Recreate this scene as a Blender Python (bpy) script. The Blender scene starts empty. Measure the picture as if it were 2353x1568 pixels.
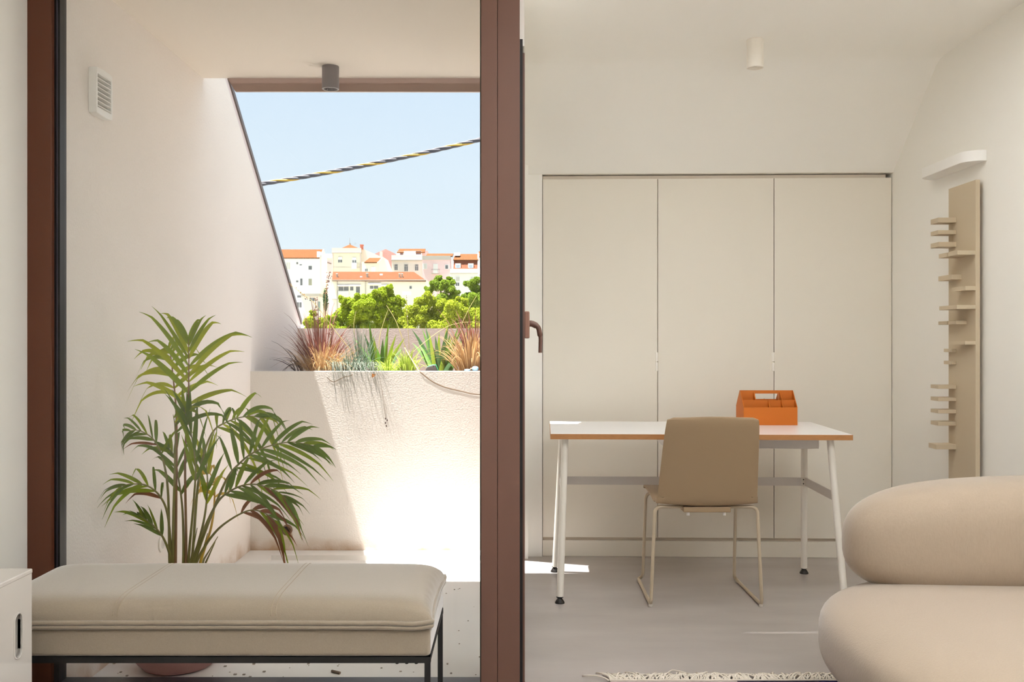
import bpy, bmesh, math, random
from mathutils import Vector, Matrix
random.seed(11)
S = bpy.context.scene
C = S.collection
F, CX, CY, EYE = 2200.0, 1176.5, 784.0, 1.145

# ------------------------------------------------------------------ camera, sky, sun, exposure
cd = bpy.data.cameras.new('camera'); cam = bpy.data.objects.new('camera', cd); C.objects.link(cam)
cd.sensor_fit = 'HORIZONTAL'; cd.sensor_width = 36.0; cd.lens = F / 2353.0 * 36.0
cd.clip_start = 0.05; cd.clip_end = 3000
cam.location = (0, 0, EYE); cam.rotation_euler = (math.pi / 2, 0, 0)
S.camera = cam
S.view_settings.view_transform = 'Standard'; S.view_settings.look = 'None'
S.view_settings.exposure = 0.85; S.view_settings.gamma = 1.0
S.view_settings.use_curve_mapping = False
S.cycles.max_bounces = 16; S.cycles.diffuse_bounces = 14; S.cycles.glossy_bounces = 4
S.cycles.transparent_max_bounces = 16; S.cycles.sample_clamp_indirect = 8.0
S.cycles.caustics_reflective = False; S.cycles.caustics_refractive = False


def lin(c):
    r = []
    for v in c[:3]:
        v = v / 255.0
        r.append(v / 12.92 if v <= 0.04045 else ((v + 0.055) / 1.055) ** 2.4)
    return (r[0], r[1], r[2], 1.0)


W = bpy.data.worlds.new('sky'); S.world = W; W.use_nodes = True
nt = W.node_tree; nt.nodes.clear()
tc = nt.nodes.new('ShaderNodeTexCoord'); sx = nt.nodes.new('ShaderNodeSeparateXYZ')
rmp = nt.nodes.new('ShaderNodeValToRGB'); bg = nt.nodes.new('ShaderNodeBackground'); ow = nt.nodes.new('ShaderNodeOutputWorld')
nt.links.new(tc.outputs['Generated'], sx.inputs[0]); nt.links.new(sx.outputs['Z'], rmp.inputs['Fac'])
nt.links.new(rmp.outputs['Color'], bg.inputs['Color']); nt.links.new(bg.outputs[0], ow.inputs[0])
el = rmp.color_ramp.elements
el[0].position = 0.0; el[0].color = lin((238, 247, 252))
el[1].position = 1.0; el[1].color = lin((176, 211, 249))
for p_, c_ in ((0.09, (230, 244, 253)), (0.26, (214, 234, 253)), (0.6, (196, 224, 252))):
    e = rmp.color_ramp.elements.new(p_); e.color = lin(c_)
bg.inputs['Strength'].default_value = 0.595

SUN_A, SUN_B = 0.273, 0.044           # sideways and inward travel per unit of drop
sl = bpy.data.lights.new('sun', 'SUN'); so = bpy.data.objects.new('sun', sl); C.objects.link(so)
so.rotation_euler = Vector((SUN_A, SUN_B, -1)).to_track_quat('-Z', 'Y').to_euler()
so.location = (-3, -1, 12)
sl.energy = 14.0; sl.angle = math.radians(0.53); sl.color = (1.0, 0.99, 0.98)


# ------------------------------------------------------------------ helpers
def P(px, py, D):
    return Vector(((px - CX) * D / F, D, EYE - (py - CY) * D / F))


def X(px, D): return (px - CX) * D / F
def Z(py, D): return EYE - (py - CY) * D / F


_M = {}


def M(name, rgb, rough=0.6, metal=0.0, spec=0.5, bump=None, var=None, sheen=0.0, coat=0.0, transl=None, tile=None):
    """procedural material: colour, noise variation var=(scale, amount[, stretch]) and bump=(scale, strength[, stretch])"""
    if name in _M: return _M[name]
    m = bpy.data.materials.new(name); m.use_nodes = True; _M[name] = m
    n = m.node_tree; b = n.nodes['Principled BSDF']; L = n.links.new
    col = lin(rgb)
    b.inputs['Base Color'].default_value = col; b.inputs['Roughness'].default_value = rough
    b.inputs['Metallic'].default_value = metal; b.inputs['Specular IOR Level'].default_value = spec
    if sheen: b.inputs['Sheen Weight'].default_value = sheen; b.inputs['Sheen Roughness'].default_value = 0.4
    if coat: b.inputs['Coat Weight'].default_value = coat; b.inputs['Coat Roughness'].default_value = 0.08
    g = n.nodes.new('ShaderNodeNewGeometry')

    def noise(scale, stretch=None, detail=4):
        t = n.nodes.new('ShaderNodeTexNoise'); t.inputs['Scale'].default_value = scale; t.inputs['Detail'].default_value = detail
        if stretch:
            mp = n.nodes.new('ShaderNodeMapping'); mp.inputs['Scale'].default_value = stretch
            L(g.outputs['Position'], mp.inputs['Vector']); L(mp.outputs[0], t.inputs['Vector'])
        else:
            L(g.outputs['Position'], t.inputs['Vector'])
        return t
    last = None
    if var:
        t = noise(var[0], var[2] if len(var) > 2 else None)
        mx = n.nodes.new('ShaderNodeMix'); mx.data_type = 'RGBA'
        a = var[1]
        mx.inputs['A'].default_value = tuple(max(0, v * (1 - a)) for v in col[:3]) + (1,)
        mx.inputs['B'].default_value = tuple(min(1, v * (1 + a)) for v in col[:3]) + (1,)
        L(t.outputs['Fac'], mx.inputs['Factor']); L(mx.outputs['Result'], b.inputs['Base Color']); last = mx
    if tile:                     # far roof tiles: courses of round tiles running down the slope
        wv = n.nodes.new('ShaderNodeTexWave'); wv.bands_direction = tile[0]; wv.inputs['Scale'].default_value = tile[1]
        wv.inputs['Distortion'].default_value = 0.3
        L(g.outputs['Position'], wv.inputs['Vector'])
        bp = n.nodes.new('ShaderNodeBump'); bp.inputs['Strength'].default_value = 0.7; bp.inputs['Distance'].default_value = 0.08
        L(wv.outputs['Fac'], bp.inputs['Height']); L(bp.outputs[0], b.inputs['Normal'])
    if bump:
        t = noise(bump[0], bump[2] if len(bump) > 2 else None, 6)
        bp = n.nodes.new('ShaderNodeBump'); bp.inputs['Strength'].default_value = bump[1]; bp.inputs['Distance'].default_value = 0.004
        L(t.outputs['Fac'], bp.inputs['Height']); L(bp.outputs[0], b.inputs['Normal'])
    if transl:
        tr = n.nodes.new('ShaderNodeBsdfTranslucent'); tr.inputs['Color'].default_value = tuple(min(1, c * 1.25) for c in col[:3]) + (1,)
        if last is not None: L(last.outputs['Result'], tr.inputs['Color'])
        ms = n.nodes.new('ShaderNodeMixShader'); ms.inputs[0].default_value = transl
        out = n.nodes['Material Output']
        L(b.outputs[0], ms.inputs[1]); L(tr.outputs[0], ms.inputs[2]); L(ms.outputs[0], out.inputs['Surface'])
    return m


def glass_mat(name, tint=(0.98, 0.985, 0.98, 1), base=0.03):
    if name in _M: return _M[name]
    m = bpy.data.materials.new(name); m.use_nodes = True; _M[name] = m
    n = m.node_tree; n.nodes.clear(); L = n.links.new
    t = n.nodes.new('ShaderNodeBsdfTransparent'); t.inputs[0].default_value = tint
    g = n.nodes.new('ShaderNodeBsdfGlossy'); g.inputs['Roughness'].default_value = 0.0
    lw = n.nodes.new('ShaderNodeLayerWeight'); pw = n.nodes.new('ShaderNodeMath'); pw.operation = 'POWER'; pw.inputs[1].default_value = 5
    ma = n.nodes.new('ShaderNodeMath'); ma.operation = 'MULTIPLY_ADD'; ma.inputs[1].default_value = 0.9; ma.inputs[2].default_value = base
    lw.inputs['Blend'].default_value = 0.5
    L(lw.outputs['Facing'], pw.inputs[0]); L(pw.outputs[0], ma.inputs[0])
    ms = n.nodes.new('ShaderNodeMixShader'); o = n.nodes.new('ShaderNodeOutputMaterial')
    L(ma.outputs[0], ms.inputs[0]); L(t.outputs[0], ms.inputs[1]); L(g.outputs[0], ms.inputs[2]); L(ms.outputs[0], o.inputs[0])
    return m


class MB:
    """collects vertices and faces of one mesh"""
    def __init__(s): s.v = []; s.f = []

    def add(s, v, f):
        k = len(s.v); s.v += [Vector(p) for p in v]; s.f += [tuple(i + k for i in q) for q in f]; return s

    def box(s, x0, x1, y0, y1, z0, z1):
        v = [(x0, y0, z0), (x1, y0, z0), (x1, y1, z0), (x0, y1, z0), (x0, y0, z1), (x1, y0, z1), (x1, y1, z1), (x0, y1, z1)]
        return s.hexa(v)

    def hexa(s, v):
        return s.add(v, [(3, 2, 1, 0), (4, 5, 6, 7), (0, 1, 5, 4), (1, 2, 6, 5), (2, 3, 7, 6), (3, 0, 4, 7)])

    def prism(s, poly, axis, a, b):
        """poly: 2-D points in the plane across AXIS ('x': (y,z), 'y': (x,z), 'z': (x,y))"""
        n = len(poly)
        mk = {'x': lambda p, t: (t, p[0], p[1]), 'y': lambda p, t: (p[0], t, p[1]), 'z': lambda p, t: (p[0], p[1], t)}[axis]
        v = [mk(p, a) for p in poly] + [mk(p, b) for p in poly]
        f = [tuple(range(n))[::-1], tuple(range(n, 2 * n))] + [(i, (i + 1) % n, n + (i + 1) % n, n + i) for i in range(n)]
        return s.add(v, f)

    def plate(s, outer, holes, axis, a, b):
        """a plate with holes across AXIS"""
        mk = {'x': lambda p, t: Vector((t, p[0], p[1])), 'y': lambda p, t: Vector((p[0], t, p[1])), 'z': lambda p, t: Vector((p[0], p[1], t))}[axis]
        bm = bmesh.new()
        loops = [outer] + list(holes); edges = []; allv = []
        for lp in loops:
            vs = [bm.verts.new(mk(p, a)) for p in lp]; allv.append(vs)
            for i in range(len(vs)): edges.append(bm.edges.new((vs[i], vs[(i + 1) % len(vs)])))
        bmesh.ops.triangle_fill(bm, use_beauty=True, use_dissolve=False, edges=edges)
        bm.verts.index_update()
        base = [v.co.copy() for v in bm.verts]; tri = [tuple(v.index for v in f.verts) for f in bm.faces]
        idx = [[v.index for v in vs] for vs in allv]; bm.free()
        n = len(base); off = mk((0, 0), b) - mk((0, 0), a)
        v = base + [p + off for p in base]
        f = [t for t in tri] + [tuple(i + n for i in reversed(t)) for t in tri]
        for lp in idx:
            for i in range(len(lp)):
                j = (i + 1) % len(lp); f.append((lp[i], lp[j], lp[j] + n, lp[i] + n))
        return s.add(v, f)

    def tube(s, pts, r, n=10, cap=True):
        pts = [Vector(p) for p in pts]; k = len(pts); rings = []
        ref = None
        for i, p in enumerate(pts):
            t = (pts[min(i + 1, k - 1)] - pts[max(i - 1, 0)]).normalized()
            if ref is None:
                ref = t.orthogonal().normalized()
            ref = (ref - t * ref.dot(t))
            ref = ref.normalized() if ref.length > 1e-6 else t.orthogonal().normalized()
            bi = t.cross(ref); rr = r[i] if isinstance(r, (list, tuple)) else r
            rings.append([p + (ref * math.cos(a) + bi * math.sin(a)) * rr for a in (2 * math.pi * j / n for j in range(n))])
        v = [q for ring in rings for q in ring]
        f = [(i * n + j, i * n + (j + 1) % n, (i + 1) * n + (j + 1) % n, (i + 1) * n + j) for i in range(k - 1) for j in range(n)]
        if cap: f += [tuple(range(n))[::-1], tuple((k - 1) * n + j for j in range(n))]
        return s.add(v, f)

    def lathe(s, prof, c, n=32, axis='z'):
        """prof: (radius, height) from bottom to top around the axis through c"""
        c = Vector(c); v = []; f = []
        for r, h in prof:
            for j in range(n):
                a = 2 * math.pi * j / n; u, w = r * math.cos(a), r * math.sin(a)
                v.append(c + (Vector((u, w, h)) if axis == 'z' else Vector((h, u, w)) if axis == 'x' else Vector((u, h, w))))
        k = len(prof)
        for i in range(k - 1):
            for j in range(n): f.append((i * n + j, i * n + (j + 1) % n, (i + 1) * n + (j + 1) % n, (i + 1) * n + j))
        f += [tuple(range(n))[::-1], tuple((k - 1) * n + j for j in range(n))]
        return s.add(v, f)

    def ribbon(s, pts, w, side, fold=0.0):
        """leaf blade along pts: widths w, SIDE the across direction, fold raises the edges; blades stay clear of the terrace wall"""
        pts = [Vector((min(max(p[0], -1.46), -0.05), p[1], p[2])) for p in pts]; k = len(pts); v = []; f = []
        for i, p in enumerate(pts):
            t = (pts[min(i + 1, k - 1)] - pts[max(i - 1, 0)]).normalized()
            sd = side - t * side.dot(t)
            sd = sd.normalized() if sd.length > 1e-5 else t.orthogonal().normalized()
            up = t.cross(sd)
            ww = w[i] if isinstance(w, (list, tuple)) else w
            if fold: v += [p - sd * ww + up * ww * fold, p, p + sd * ww + up * ww * fold]
            else: v += [p - sd * ww, p + sd * ww]
        q = 3 if fold else 2
        for i in range(k - 1):
            for j in range(q - 1): f.append((i * q + j, i * q + j + 1, (i + 1) * q + j + 1, (i + 1) * q + j))
        return s.add(v, f)


def root_loc(o):
    l = Vector((0, 0, 0))
    while o is not None: l += o.location; o = o.parent
    return l


def obj(name, mb, mat, parent=None, smooth=None, bevel=0, seg=2, sub=0, label=None, kind=None, fix=True):
    me = bpy.data.meshes.new(name)
    o = bpy.data.objects.new(name, me); C.objects.link(o)
    if parent is not None:
        off = root_loc(parent); o.parent = parent
    else:
        xs = [p.x for p in mb.v]; ys = [p.y for p in mb.v]; zs = [p.z for p in mb.v]
        off = Vector(((min(xs) + max(xs)) / 2, (min(ys) + max(ys)) / 2, min(zs))); o.location = off
    me.from_pydata([tuple(p - off) for p in mb.v], [], mb.f)
    if fix:
        bm = bmesh.new(); bm.from_mesh(me); bmesh.ops.recalc_face_normals(bm, faces=bm.faces); bm.to_mesh(me); bm.free()
    me.materials.append(mat)
    if smooth is not None:
        me.shade_smooth()
        if smooth < 180: me.set_sharp_from_angle(angle=math.radians(smooth))
    if bevel:
        md = o.modifiers.new('bevel', 'BEVEL'); md.width = bevel; md.segments = seg; md.limit_method = 'ANGLE'; md.angle_limit = math.radians(35)
        me.shade_smooth(); md.harden_normals = True
    if sub:
        md = o.modifiers.new('sub', 'SUBSURF'); md.levels = sub; md.render_levels = sub
    if label: o['label'] = label
    if kind: o['kind'] = kind
    return o


def struct(name, mb, mat, label=None, parent=None, **k):
    o = obj(name, mb, mat, parent, **k)
    if parent is None: o['kind'] = 'structure'
    if label: o['label'] = label
    return o


def thing(name, label, cat, loc=(0, 0, 0), group=None, kind=None):
    o = bpy.data.objects.new(name, None); C.objects.link(o); o.location = loc; o.empty_display_size = 0.05
    o['label'] = label
    if cat: o['category'] = cat
    if group: o['group'] = group
    if kind: o['kind'] = kind
    return o


def tag(o, label, cat, group=None, kind=None):
    o['label'] = label; o['category'] = cat
    if group: o['group'] = group
    if kind: o['kind'] = kind
    return o


def arc(p0, p1, p2, n=8):
    """quadratic curve"""
    p0, p1, p2 = Vector(p0), Vector(p1), Vector(p2)
    return [(1 - t) ** 2 * p0 + 2 * t * (1 - t) * p1 + t * t * p2 for t in (i / n for i in range(n + 1))]


def rounded(pts, r, n=5):
    """polyline with its inner corners rounded"""
    pts = [Vector(p) for p in pts]; out = [pts[0]]
    for i in range(1, len(pts) - 1):
        a, b, c = pts[i - 1], pts[i], pts[i + 1]
        d1 = min(r, (a - b).length * 0.49); d2 = min(r, (c - b).length * 0.49)
        out += arc(b + (a - b).normalized() * d1, b, b + (c - b).normalized() * d2, n)
    return out + [pts[-1]]


def spline(pts, n=24):
    """Catmull-Rom through points"""
    pts = [Vector(p) for p in pts]; q = [2 * pts[0] - pts[1]] + pts + [2 * pts[-1] - pts[-2]]; out = []
    m = len(pts) - 1
    for i in range(n + 1):
        u = i / n * m; k = min(int(u), m - 1); t = u - k
        a, b, c, d = q[k:k + 4]
        out.append(0.5 * ((2 * b) + (c - a) * t + (2 * a - 5 * b + 4 * c - d) * t * t + (3 * b - a - 3 * c + d) * t ** 3))
    return out


# ------------------------------------------------------------------ materials
def stained(name, rgb, stain, top, bumps):
    """plaster with damp stains creeping up from its foot"""
    m = M(name, rgb, 0.9, spec=0.2, bump=bumps, var=(2.2, 0.035))
    n = m.node_tree; L = n.links.new; b = n.nodes['Principled BSDF']
    src = b.inputs['Base Color'].links[0].from_socket
    g = [x for x in n.nodes if x.type == 'NEW_GEOMETRY'][0]
    sp = n.nodes.new('ShaderNodeSeparateXYZ'); L(g.outputs['Position'], sp.inputs[0])
    mr = n.nodes.new('ShaderNodeMapRange'); mr.inputs['From Min'].default_value = top; mr.inputs['From Max'].default_value = -0.04
    L(sp.outputs['Z'], mr.inputs['Value'])
    t = n.nodes.new('ShaderNodeTexNoise'); t.inputs['Scale'].default_value = 9; t.inputs['Detail'].default_value = 8; L(g.outputs['Position'], t.inputs['Vector'])
    mu = n.nodes.new('ShaderNodeMath'); mu.operation = 'MULTIPLY'; L(mr.outputs[0], mu.inputs[0]); L(t.outputs['Fac'], mu.inputs[1])
    m2 = n.nodes.new('ShaderNodeMapRange'); m2.inputs['From Min'].default_value = 0.22; m2.inputs['From Max'].default_value = 0.62; m2.inputs['To Max'].default_value = 0.75
    L(mu.outputs[0], m2.inputs['Value'])
    mx = n.nodes.new('ShaderNodeMix'); mx.data_type = 'RGBA'; L(m2.outputs[0], mx.inputs['Factor']); L(src, mx.inputs['A'])
    mx.inputs['B'].default_value = lin(stain); L(mx.outputs['Result'], b.inputs['Base Color'])
    return m


m_wall = M('interior_paint', (240, 238, 232), 0.75, spec=0.25, bump=(60, 0.02))
m_ceil = M('ceiling_paint', (247, 245, 239), 0.75, spec=0.25)
m_plaster = stained('terrace_plaster', (235, 228, 222), (176, 140, 98), 0.13, (150, 0.8, (1, 1, 0.6)))
m_planter = stained('planter_plaster', (220, 213, 205), (170, 128, 80), 0.09, (120, 0.6))
m_terr_ceil = M('terrace_ceiling_paint', (240, 232, 222), 0.9, spec=0.2, bump=(120, 0.15))
m_tfloor = M('terrace_concrete', (224, 220, 215), 0.8, spec=0.3, bump=(50, 0.08), var=(5, 0.05))
m_floor = M('polished_concrete', (172, 164, 160), 0.27, spec=0.45, bump=(3, 0.015), var=(1.6, 0.22, (1, 2.6, 1)))
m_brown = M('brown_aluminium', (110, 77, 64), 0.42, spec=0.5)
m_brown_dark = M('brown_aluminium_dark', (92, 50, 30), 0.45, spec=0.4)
m_black = M('black_gasket', (14, 13, 14), 0.5)
m_flash = M('brown_sheet_metal', (156, 130, 120), 0.38, metal=0.2, var=(6, 0.1, (1, 1, 3)))
m_cap = M('pale_cap_metal', (214, 200, 198), 0.5)
m_capdark = M('dark_cap_metal', (92, 78, 76), 0.45)
m_glass = glass_mat('window_glass')
m_closet = M('closet_lacquer', (230, 224, 212), 0.5, spec=0.3)
m_white = M('white_powder_coat', (232, 228, 220), 0.4)
m_whitegloss = M('white_gloss_lacquer', (208, 202, 195), 0.12, spec=0.5, coat=0.4)
m_blackmetal = M('black_metal', (16, 14, 13), 0.5)

# ------------------------------------------------------------------ room shell
ZC, ZT, XL = 2.47, -0.04, -1.48                 # room ceiling, terrace floor, terrace wall
struct('floor', MB().prism([(-1.7, -2.7), (2.1, -2.7), (2.1, 5.7), (0.02, 5.7), (0.02, 3.10), (-1.7, 3.10)], 'z', -0.12, 0.0), m_floor,
       'grey polished concrete floor of the room')
struct('wall_left', MB().plate([(-2.7, -0.1), (3.14, -0.1), (3.14, 2.8), (-2.7, 2.8)], [], 'x', -1.75, -1.56), m_wall, 'plain cream wall beside the brown window frame')
struct('wall_right', MB().box(2.0, 2.2, -2.7, 5.8, -0.1, 2.8), m_wall, 'cream wall behind the sofa with the slatted board')
# unseen rear wall; its window is added to bring in daylight
struct('wall_rear', MB().plate([(-1.75, -0.1), (2.2, -0.1), (2.2, 2.8), (-1.75, 2.8)], [[(0.1, 0.05), (1.9, 0.05), (1.9, 2.3), (0.1, 2.3)]], 'y', -2.9, -2.7), m_wall,
       'wall behind the camera, opened for an added window')
w3 = thing('window_3', 'unseen window added behind the camera as a source of daylight', None, (1.0, -2.8, 0.05), kind='structure')
fr = MB()
for x in (0.1, 0.975, 1.85): fr.box(x, x + 0.05, -2.83, -2.77, 0.05, 2.3)
fr.box(0.1, 1.9, -2.83, -2.77, 0.05, 0.11); fr.box(0.1, 1.9, -2.83, -2.77, 2.24, 2.3)
obj('window_frame', fr, m_brown, w3)
obj('glass_pane', MB().box(0.12, 1.88, -2.802, -2.797, 0.08, 2.28), m_glass, w3)
struct('floor_bounce_slab', MB().box(-5, 7, -14, -2.9, -0.3, -0.05), M('bounce_slab_pale', (222, 218, 212), 0.9), 'pale slab added outside the rear window to bounce sunlight inside')  # unseen, added to throw sunlight in through the rear window
# near-room ceiling; the roof light in it is added to brighten the room
rl = lambda a, b, c, d: [(a, c), (b, c), (b, d), (a, d)]
holes = [rl(0.2, 1.98, 0.2, 2.2)]
m_diffuser = M('diffuser_cloth', (236, 240, 252), 0.9, transl=0.92)  # translucent sheet added so the sun makes a soft glow overhead
struct('ceiling', MB().plate([(-1.75, -2.9), (2.2, -2.9), (2.2, 3.10), (-1.75, 3.10)], holes, 'z', ZC, ZC + 0.22), m_ceil, 'cream ceiling of the near part of the room')
for i, h in enumerate(holes):
    x0, y0 = h[0]; x1, y1 = h[2]
    w = thing('window_%d' % (4 + i), 'roof light with a diffusing sheet, added unseen overhead to brighten the room', None, ((x0 + x1) / 2, (y0 + y1) / 2, ZC + 0.2), kind='structure')
    obj('window_frame', MB().plate([(x0 - .05, y0 - .05), (x1 + .05, y0 - .05), (x1 + .05, y1 + .05), (x0 - .05, y1 + .05)],
        [[(x0 + .03, y0 + .03), (x1 - .03, y0 + .03), (x1 - .03, y1 - .03), (x0 + .03, y1 - .03)]], 'z', ZC + 0.22, ZC + 0.27), m_white, w)
    obj('glass_pane', MB().box(x0 + .02, x1 - .02, y0 + .02, y1 - .02, ZC + 0.24, ZC + 0.245), m_glass, w)
    obj('light_diffuser', MB().box(x0 + .004, x1 - .004, y0 + .004, y1 - .004, ZC + 0.10, ZC + 0.102), m_diffuser, w)
# deep part: flat ceiling that bends down into the roof slope, the slope very slightly out of square
prof = [(3.10, ZC), (4.40, ZC), (4.445, 2.468), (4.48, 2.461), (4.515, 2.446), (5.022, 2.031), (5.75, 2.031), (5.75, 2.30), (4.6, 3.0), (3.10, 3.2)]
HX0, HX1, HY0, HY1 = 0.06, 1.35, 3.12, 3.65
mb = MB()
for xa, xb in ((-0.02, HX0), (HX1, 2.2)): mb.prism(prof, 'x', xa, xb)
mb.prism([(3.09, ZC), (HY0, ZC), (HY0, 3.2), (3.10, 3.2)], 'x', HX0, HX1)
mb.prism([(HY1, ZC)] + prof[1:9] + [(HY1, 3.2)], 'x', HX0, HX1)
for v in mb.v:
    if 4.42 < v.y < 5.1: v.y += 0.029 * (2.0 - v.x)
struct('ceiling', mb, m_ceil, 'cream ceiling over the desk bending down into the roof slope', smooth=20)
w = thing('window_5', 'roof light with a diffusing sheet, added unseen to brighten the desk area', None, ((HX0 + HX1) / 2, (HY0 + HY1) / 2, ZC + 0.2), kind='structure')  # added out of view to light the desk area from above
obj('glass_pane', MB().box(HX0, HX1, HY0, HY1, 3.10, 3.105), m_glass, w)
obj('light_diffuser', MB().box(HX0 + .004, HX1 - .004, HY0 + .004, HY1 - .004, ZC + 0.06, ZC + 0.062), m_diffuser, w)
# jamb and white strip left of the closet, lintel over the side window
struct('trim_1', MB().box(0.085, 0.161, 5.085, 5.7, 0, 2.06), m_wall, 'narrow cream strip left of the closet')
struct('wall_jamb', MB().box(0.03, 0.085, 5.03, 5.75, -0.1, 2.5), m_wall, 'jamb between the side window and the closet')
struct('wall_dark_end', MB().prism([(5.061, -0.3), (6.72, -0.3), (6.72, 1.25), (5.75, 1.95), (5.061, 2.5)], 'x', -0.03, 0.0295), m_flash, 'unseen end wall right of the planter, kept dark to cut bounced sun')  # unseen; made dark brown so it bounces less sun onto the planter
struct('wall_partition', MB().prism([(3.1, 2.1), (4.735, 2.1), (5.015, 0.02), (5.06, 0.02), (5.06, 2.6), (3.1, 2.9)], 'x', -0.03, 0.04), m_wall, 'unseen wall over the side window, edge slanted to shape the sun patch')  # far edge is slanted to shape the sun patch on the floor
struct('wall_back', MB().box(-0.03, 2.2, 5.7, 5.85, -0.1, 2.3), m_wall, 'wall behind the closet')

# ------------------------------------------------------------------ terrace shell
mb = MB().box(-1.7, 0.0, 3.10, 5.17, -0.3, ZT).box(-1.7, 0.0, 5.29, 5.5, -0.3, ZT).box(-1.7, -1.33, 5.17, 5.29, -0.3, ZT).box(-1.33, 0.0, 5.17, 5.29, -0.3, -0.085)
struct('floor_terrace', mb, m_tfloor, 'pale concrete floor of the terrace with a shallow gutter')
cut = lambda y: 2.5 - 0.7215 * (y - 4.937)
struct('wall_terrace', MB().prism([(3.125, -0.3), (6.693, -0.3), (6.693, cut(6.693)), (4.2, cut(4.2)), (3.125, cut(4.2))], 'x', -1.75, XL), m_plaster,
       'rough pink-beige terrace wall cut along the roof slope')
for nme, a, b, mt, lab in (('trim_2', 0.0, 0.048, m_cap, 'pale strip along the sloping top of the terrace wall'),
                           ('trim_3', 0.048, 0.082, m_capdark, 'dark metal edge along the sloping top of the terrace wall')):
    xx = XL - 0.002 if a == 0 else XL + 0.006
    struct(nme, MB().prism([(4.3, cut(4.3) + a), (6.72, cut(6.72) + a), (6.72, cut(6.72) + b), (4.3, cut(4.3) + b)], 'x', -1.77, xx), mt, lab)
struct('ceiling_terrace', MB().prism([(3.10, 2.407), (4.597, 2.407), (4.55, 2.85), (3.10, 3.4)], 'x', -1.75, -0.02), m_terr_ceil, 'pale plaster ceiling over the terrace')
struct('trim_4', MB().prism([(X(519, 4.6), 2.42), (-0.02, 2.42), (-0.02, Z(211.5, 4.6)), (X(541, 4.6), Z(210.5, 4.6))], 'y', 4.598, 4.612), m_flash, 'brown metal flashing along the ceiling edge')
ZP = 0.973
struct('wall_planter', MB().box(XL, -0.03, 5.415, 5.50, ZT, ZP), m_planter, 'sunlit front wall of the planter')
struct('wall_parapet', MB().box(XL, -0.03, 6.61, 6.72, -0.3, 1.232), M('parapet_plaster', (224, 208, 200), 0.9, bump=(120, 0.3)), 'pinkish parapet behind the planter')
so_ = obj('planter_soil', MB().box(XL + 0.001, -0.031, 5.501, 6.609, -0.2, 0.935), M('dark_soil', (74, 58, 44), 1.0, bump=(60, 1.0), var=(30, 0.4)))
so_['kind'] = 'stuff'; tag(so_, 'dark soil filling the planter behind the sunlit wall', 'soil')

# ------------------------------------------------------------------ windows in view
w1 = thing('window_1', 'large fixed window looking onto the terrace with brown frame', None, (-0.8, 3.1, 0), kind='structure')
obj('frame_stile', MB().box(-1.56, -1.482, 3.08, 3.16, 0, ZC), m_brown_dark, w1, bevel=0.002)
obj('gasket', MB().box(-1.486, -1.478, 3.10, 3.16, 0.03, 2.41).box(-1.474, -1.466, 3.105, 3.15, 0.03, 2.41), m_black, w1)
obj('gasket', MB().box(-1.4785, -1.4735, 3.108, 3.15, 0.03, 2.41), M('gasket_grey', (120, 112, 130), 0.4), w1, label='thin grey strip in the window seal')
po = MB().box(-0.0985, -0.0470, 3.05, 3.16, 0, ZC).box(-0.0458, 0.0250, 3.05, 3.16, 0, ZC)
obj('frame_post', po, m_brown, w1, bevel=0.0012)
obj('gasket', MB().box(-0.1025, -0.0985, 3.06, 3.14, 0.03, 2.41), M('gasket_olive', (86, 78, 66), 0.5), w1)
obj('threshold', MB().box(-1.482, -0.10, 3.07, 3.16, 0, 0.036), M('threshold_metal', (26, 24, 30), 0.4), w1, bevel=0.002)
obj('head_rail', MB().box(-1.482, -0.10, 3.07, 3.16, 2.407, ZC), m_brown, w1)
obj('glass_pane', MB().box(-1.474, -0.10, 3.12, 3.126, 0.036, 2.407), m_glass, w1)
w2 = thing('window_2', 'brown side window door edge on beside the post', None, (0.01, 4.0, 0), kind='structure')
obj('gasket', MB().box(0.0250, 0.0345, 3.09, 3.20, 0, 2.12), m_black, w2)
sash = MB().box(-0.025, 0.0425, 3.17, 3.31, 0.0, 2.10).box(-0.025, 0.038, 3.31, 4.7, 2.02, 2.10).box(-0.025, 0.038, 3.31, 4.98, 0.0, 0.05)
obj('sash', sash, m_brown, w2, bevel=0.002)
obj('glass_pane', MB().prism([(3.3, 0.04), (4.99, 0.04), (4.745, 2.05), (3.3, 2.05)], 'x', 0.002, 0.008), m_glass, w2)
hd = obj('handle', MB().box(0.0425, 0.060, 3.262, 3.292, Z(778, 3.28), Z(716, 3.28)), M('brown_handle', (150, 110, 92), 0.4), w2, bevel=0.004, label='brown window handle with a lever turned down')
zt_, zb_ = Z(744, 3.28), Z(811, 3.28)
lev = MB().tube(rounded([(0.058, 3.277, zt_), (0.070, 3.277, zt_), (0.091, 3.277, zt_ - 0.012), (0.0975, 3.277, zt_ - 0.05), (0.0965, 3.277, zb_)], 0.01), [0.011] * 8 + [0.009] * 6 + [0.0065] * 6, 10)
obj('lever', lev, m_brown, hd, smooth=50)

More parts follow.
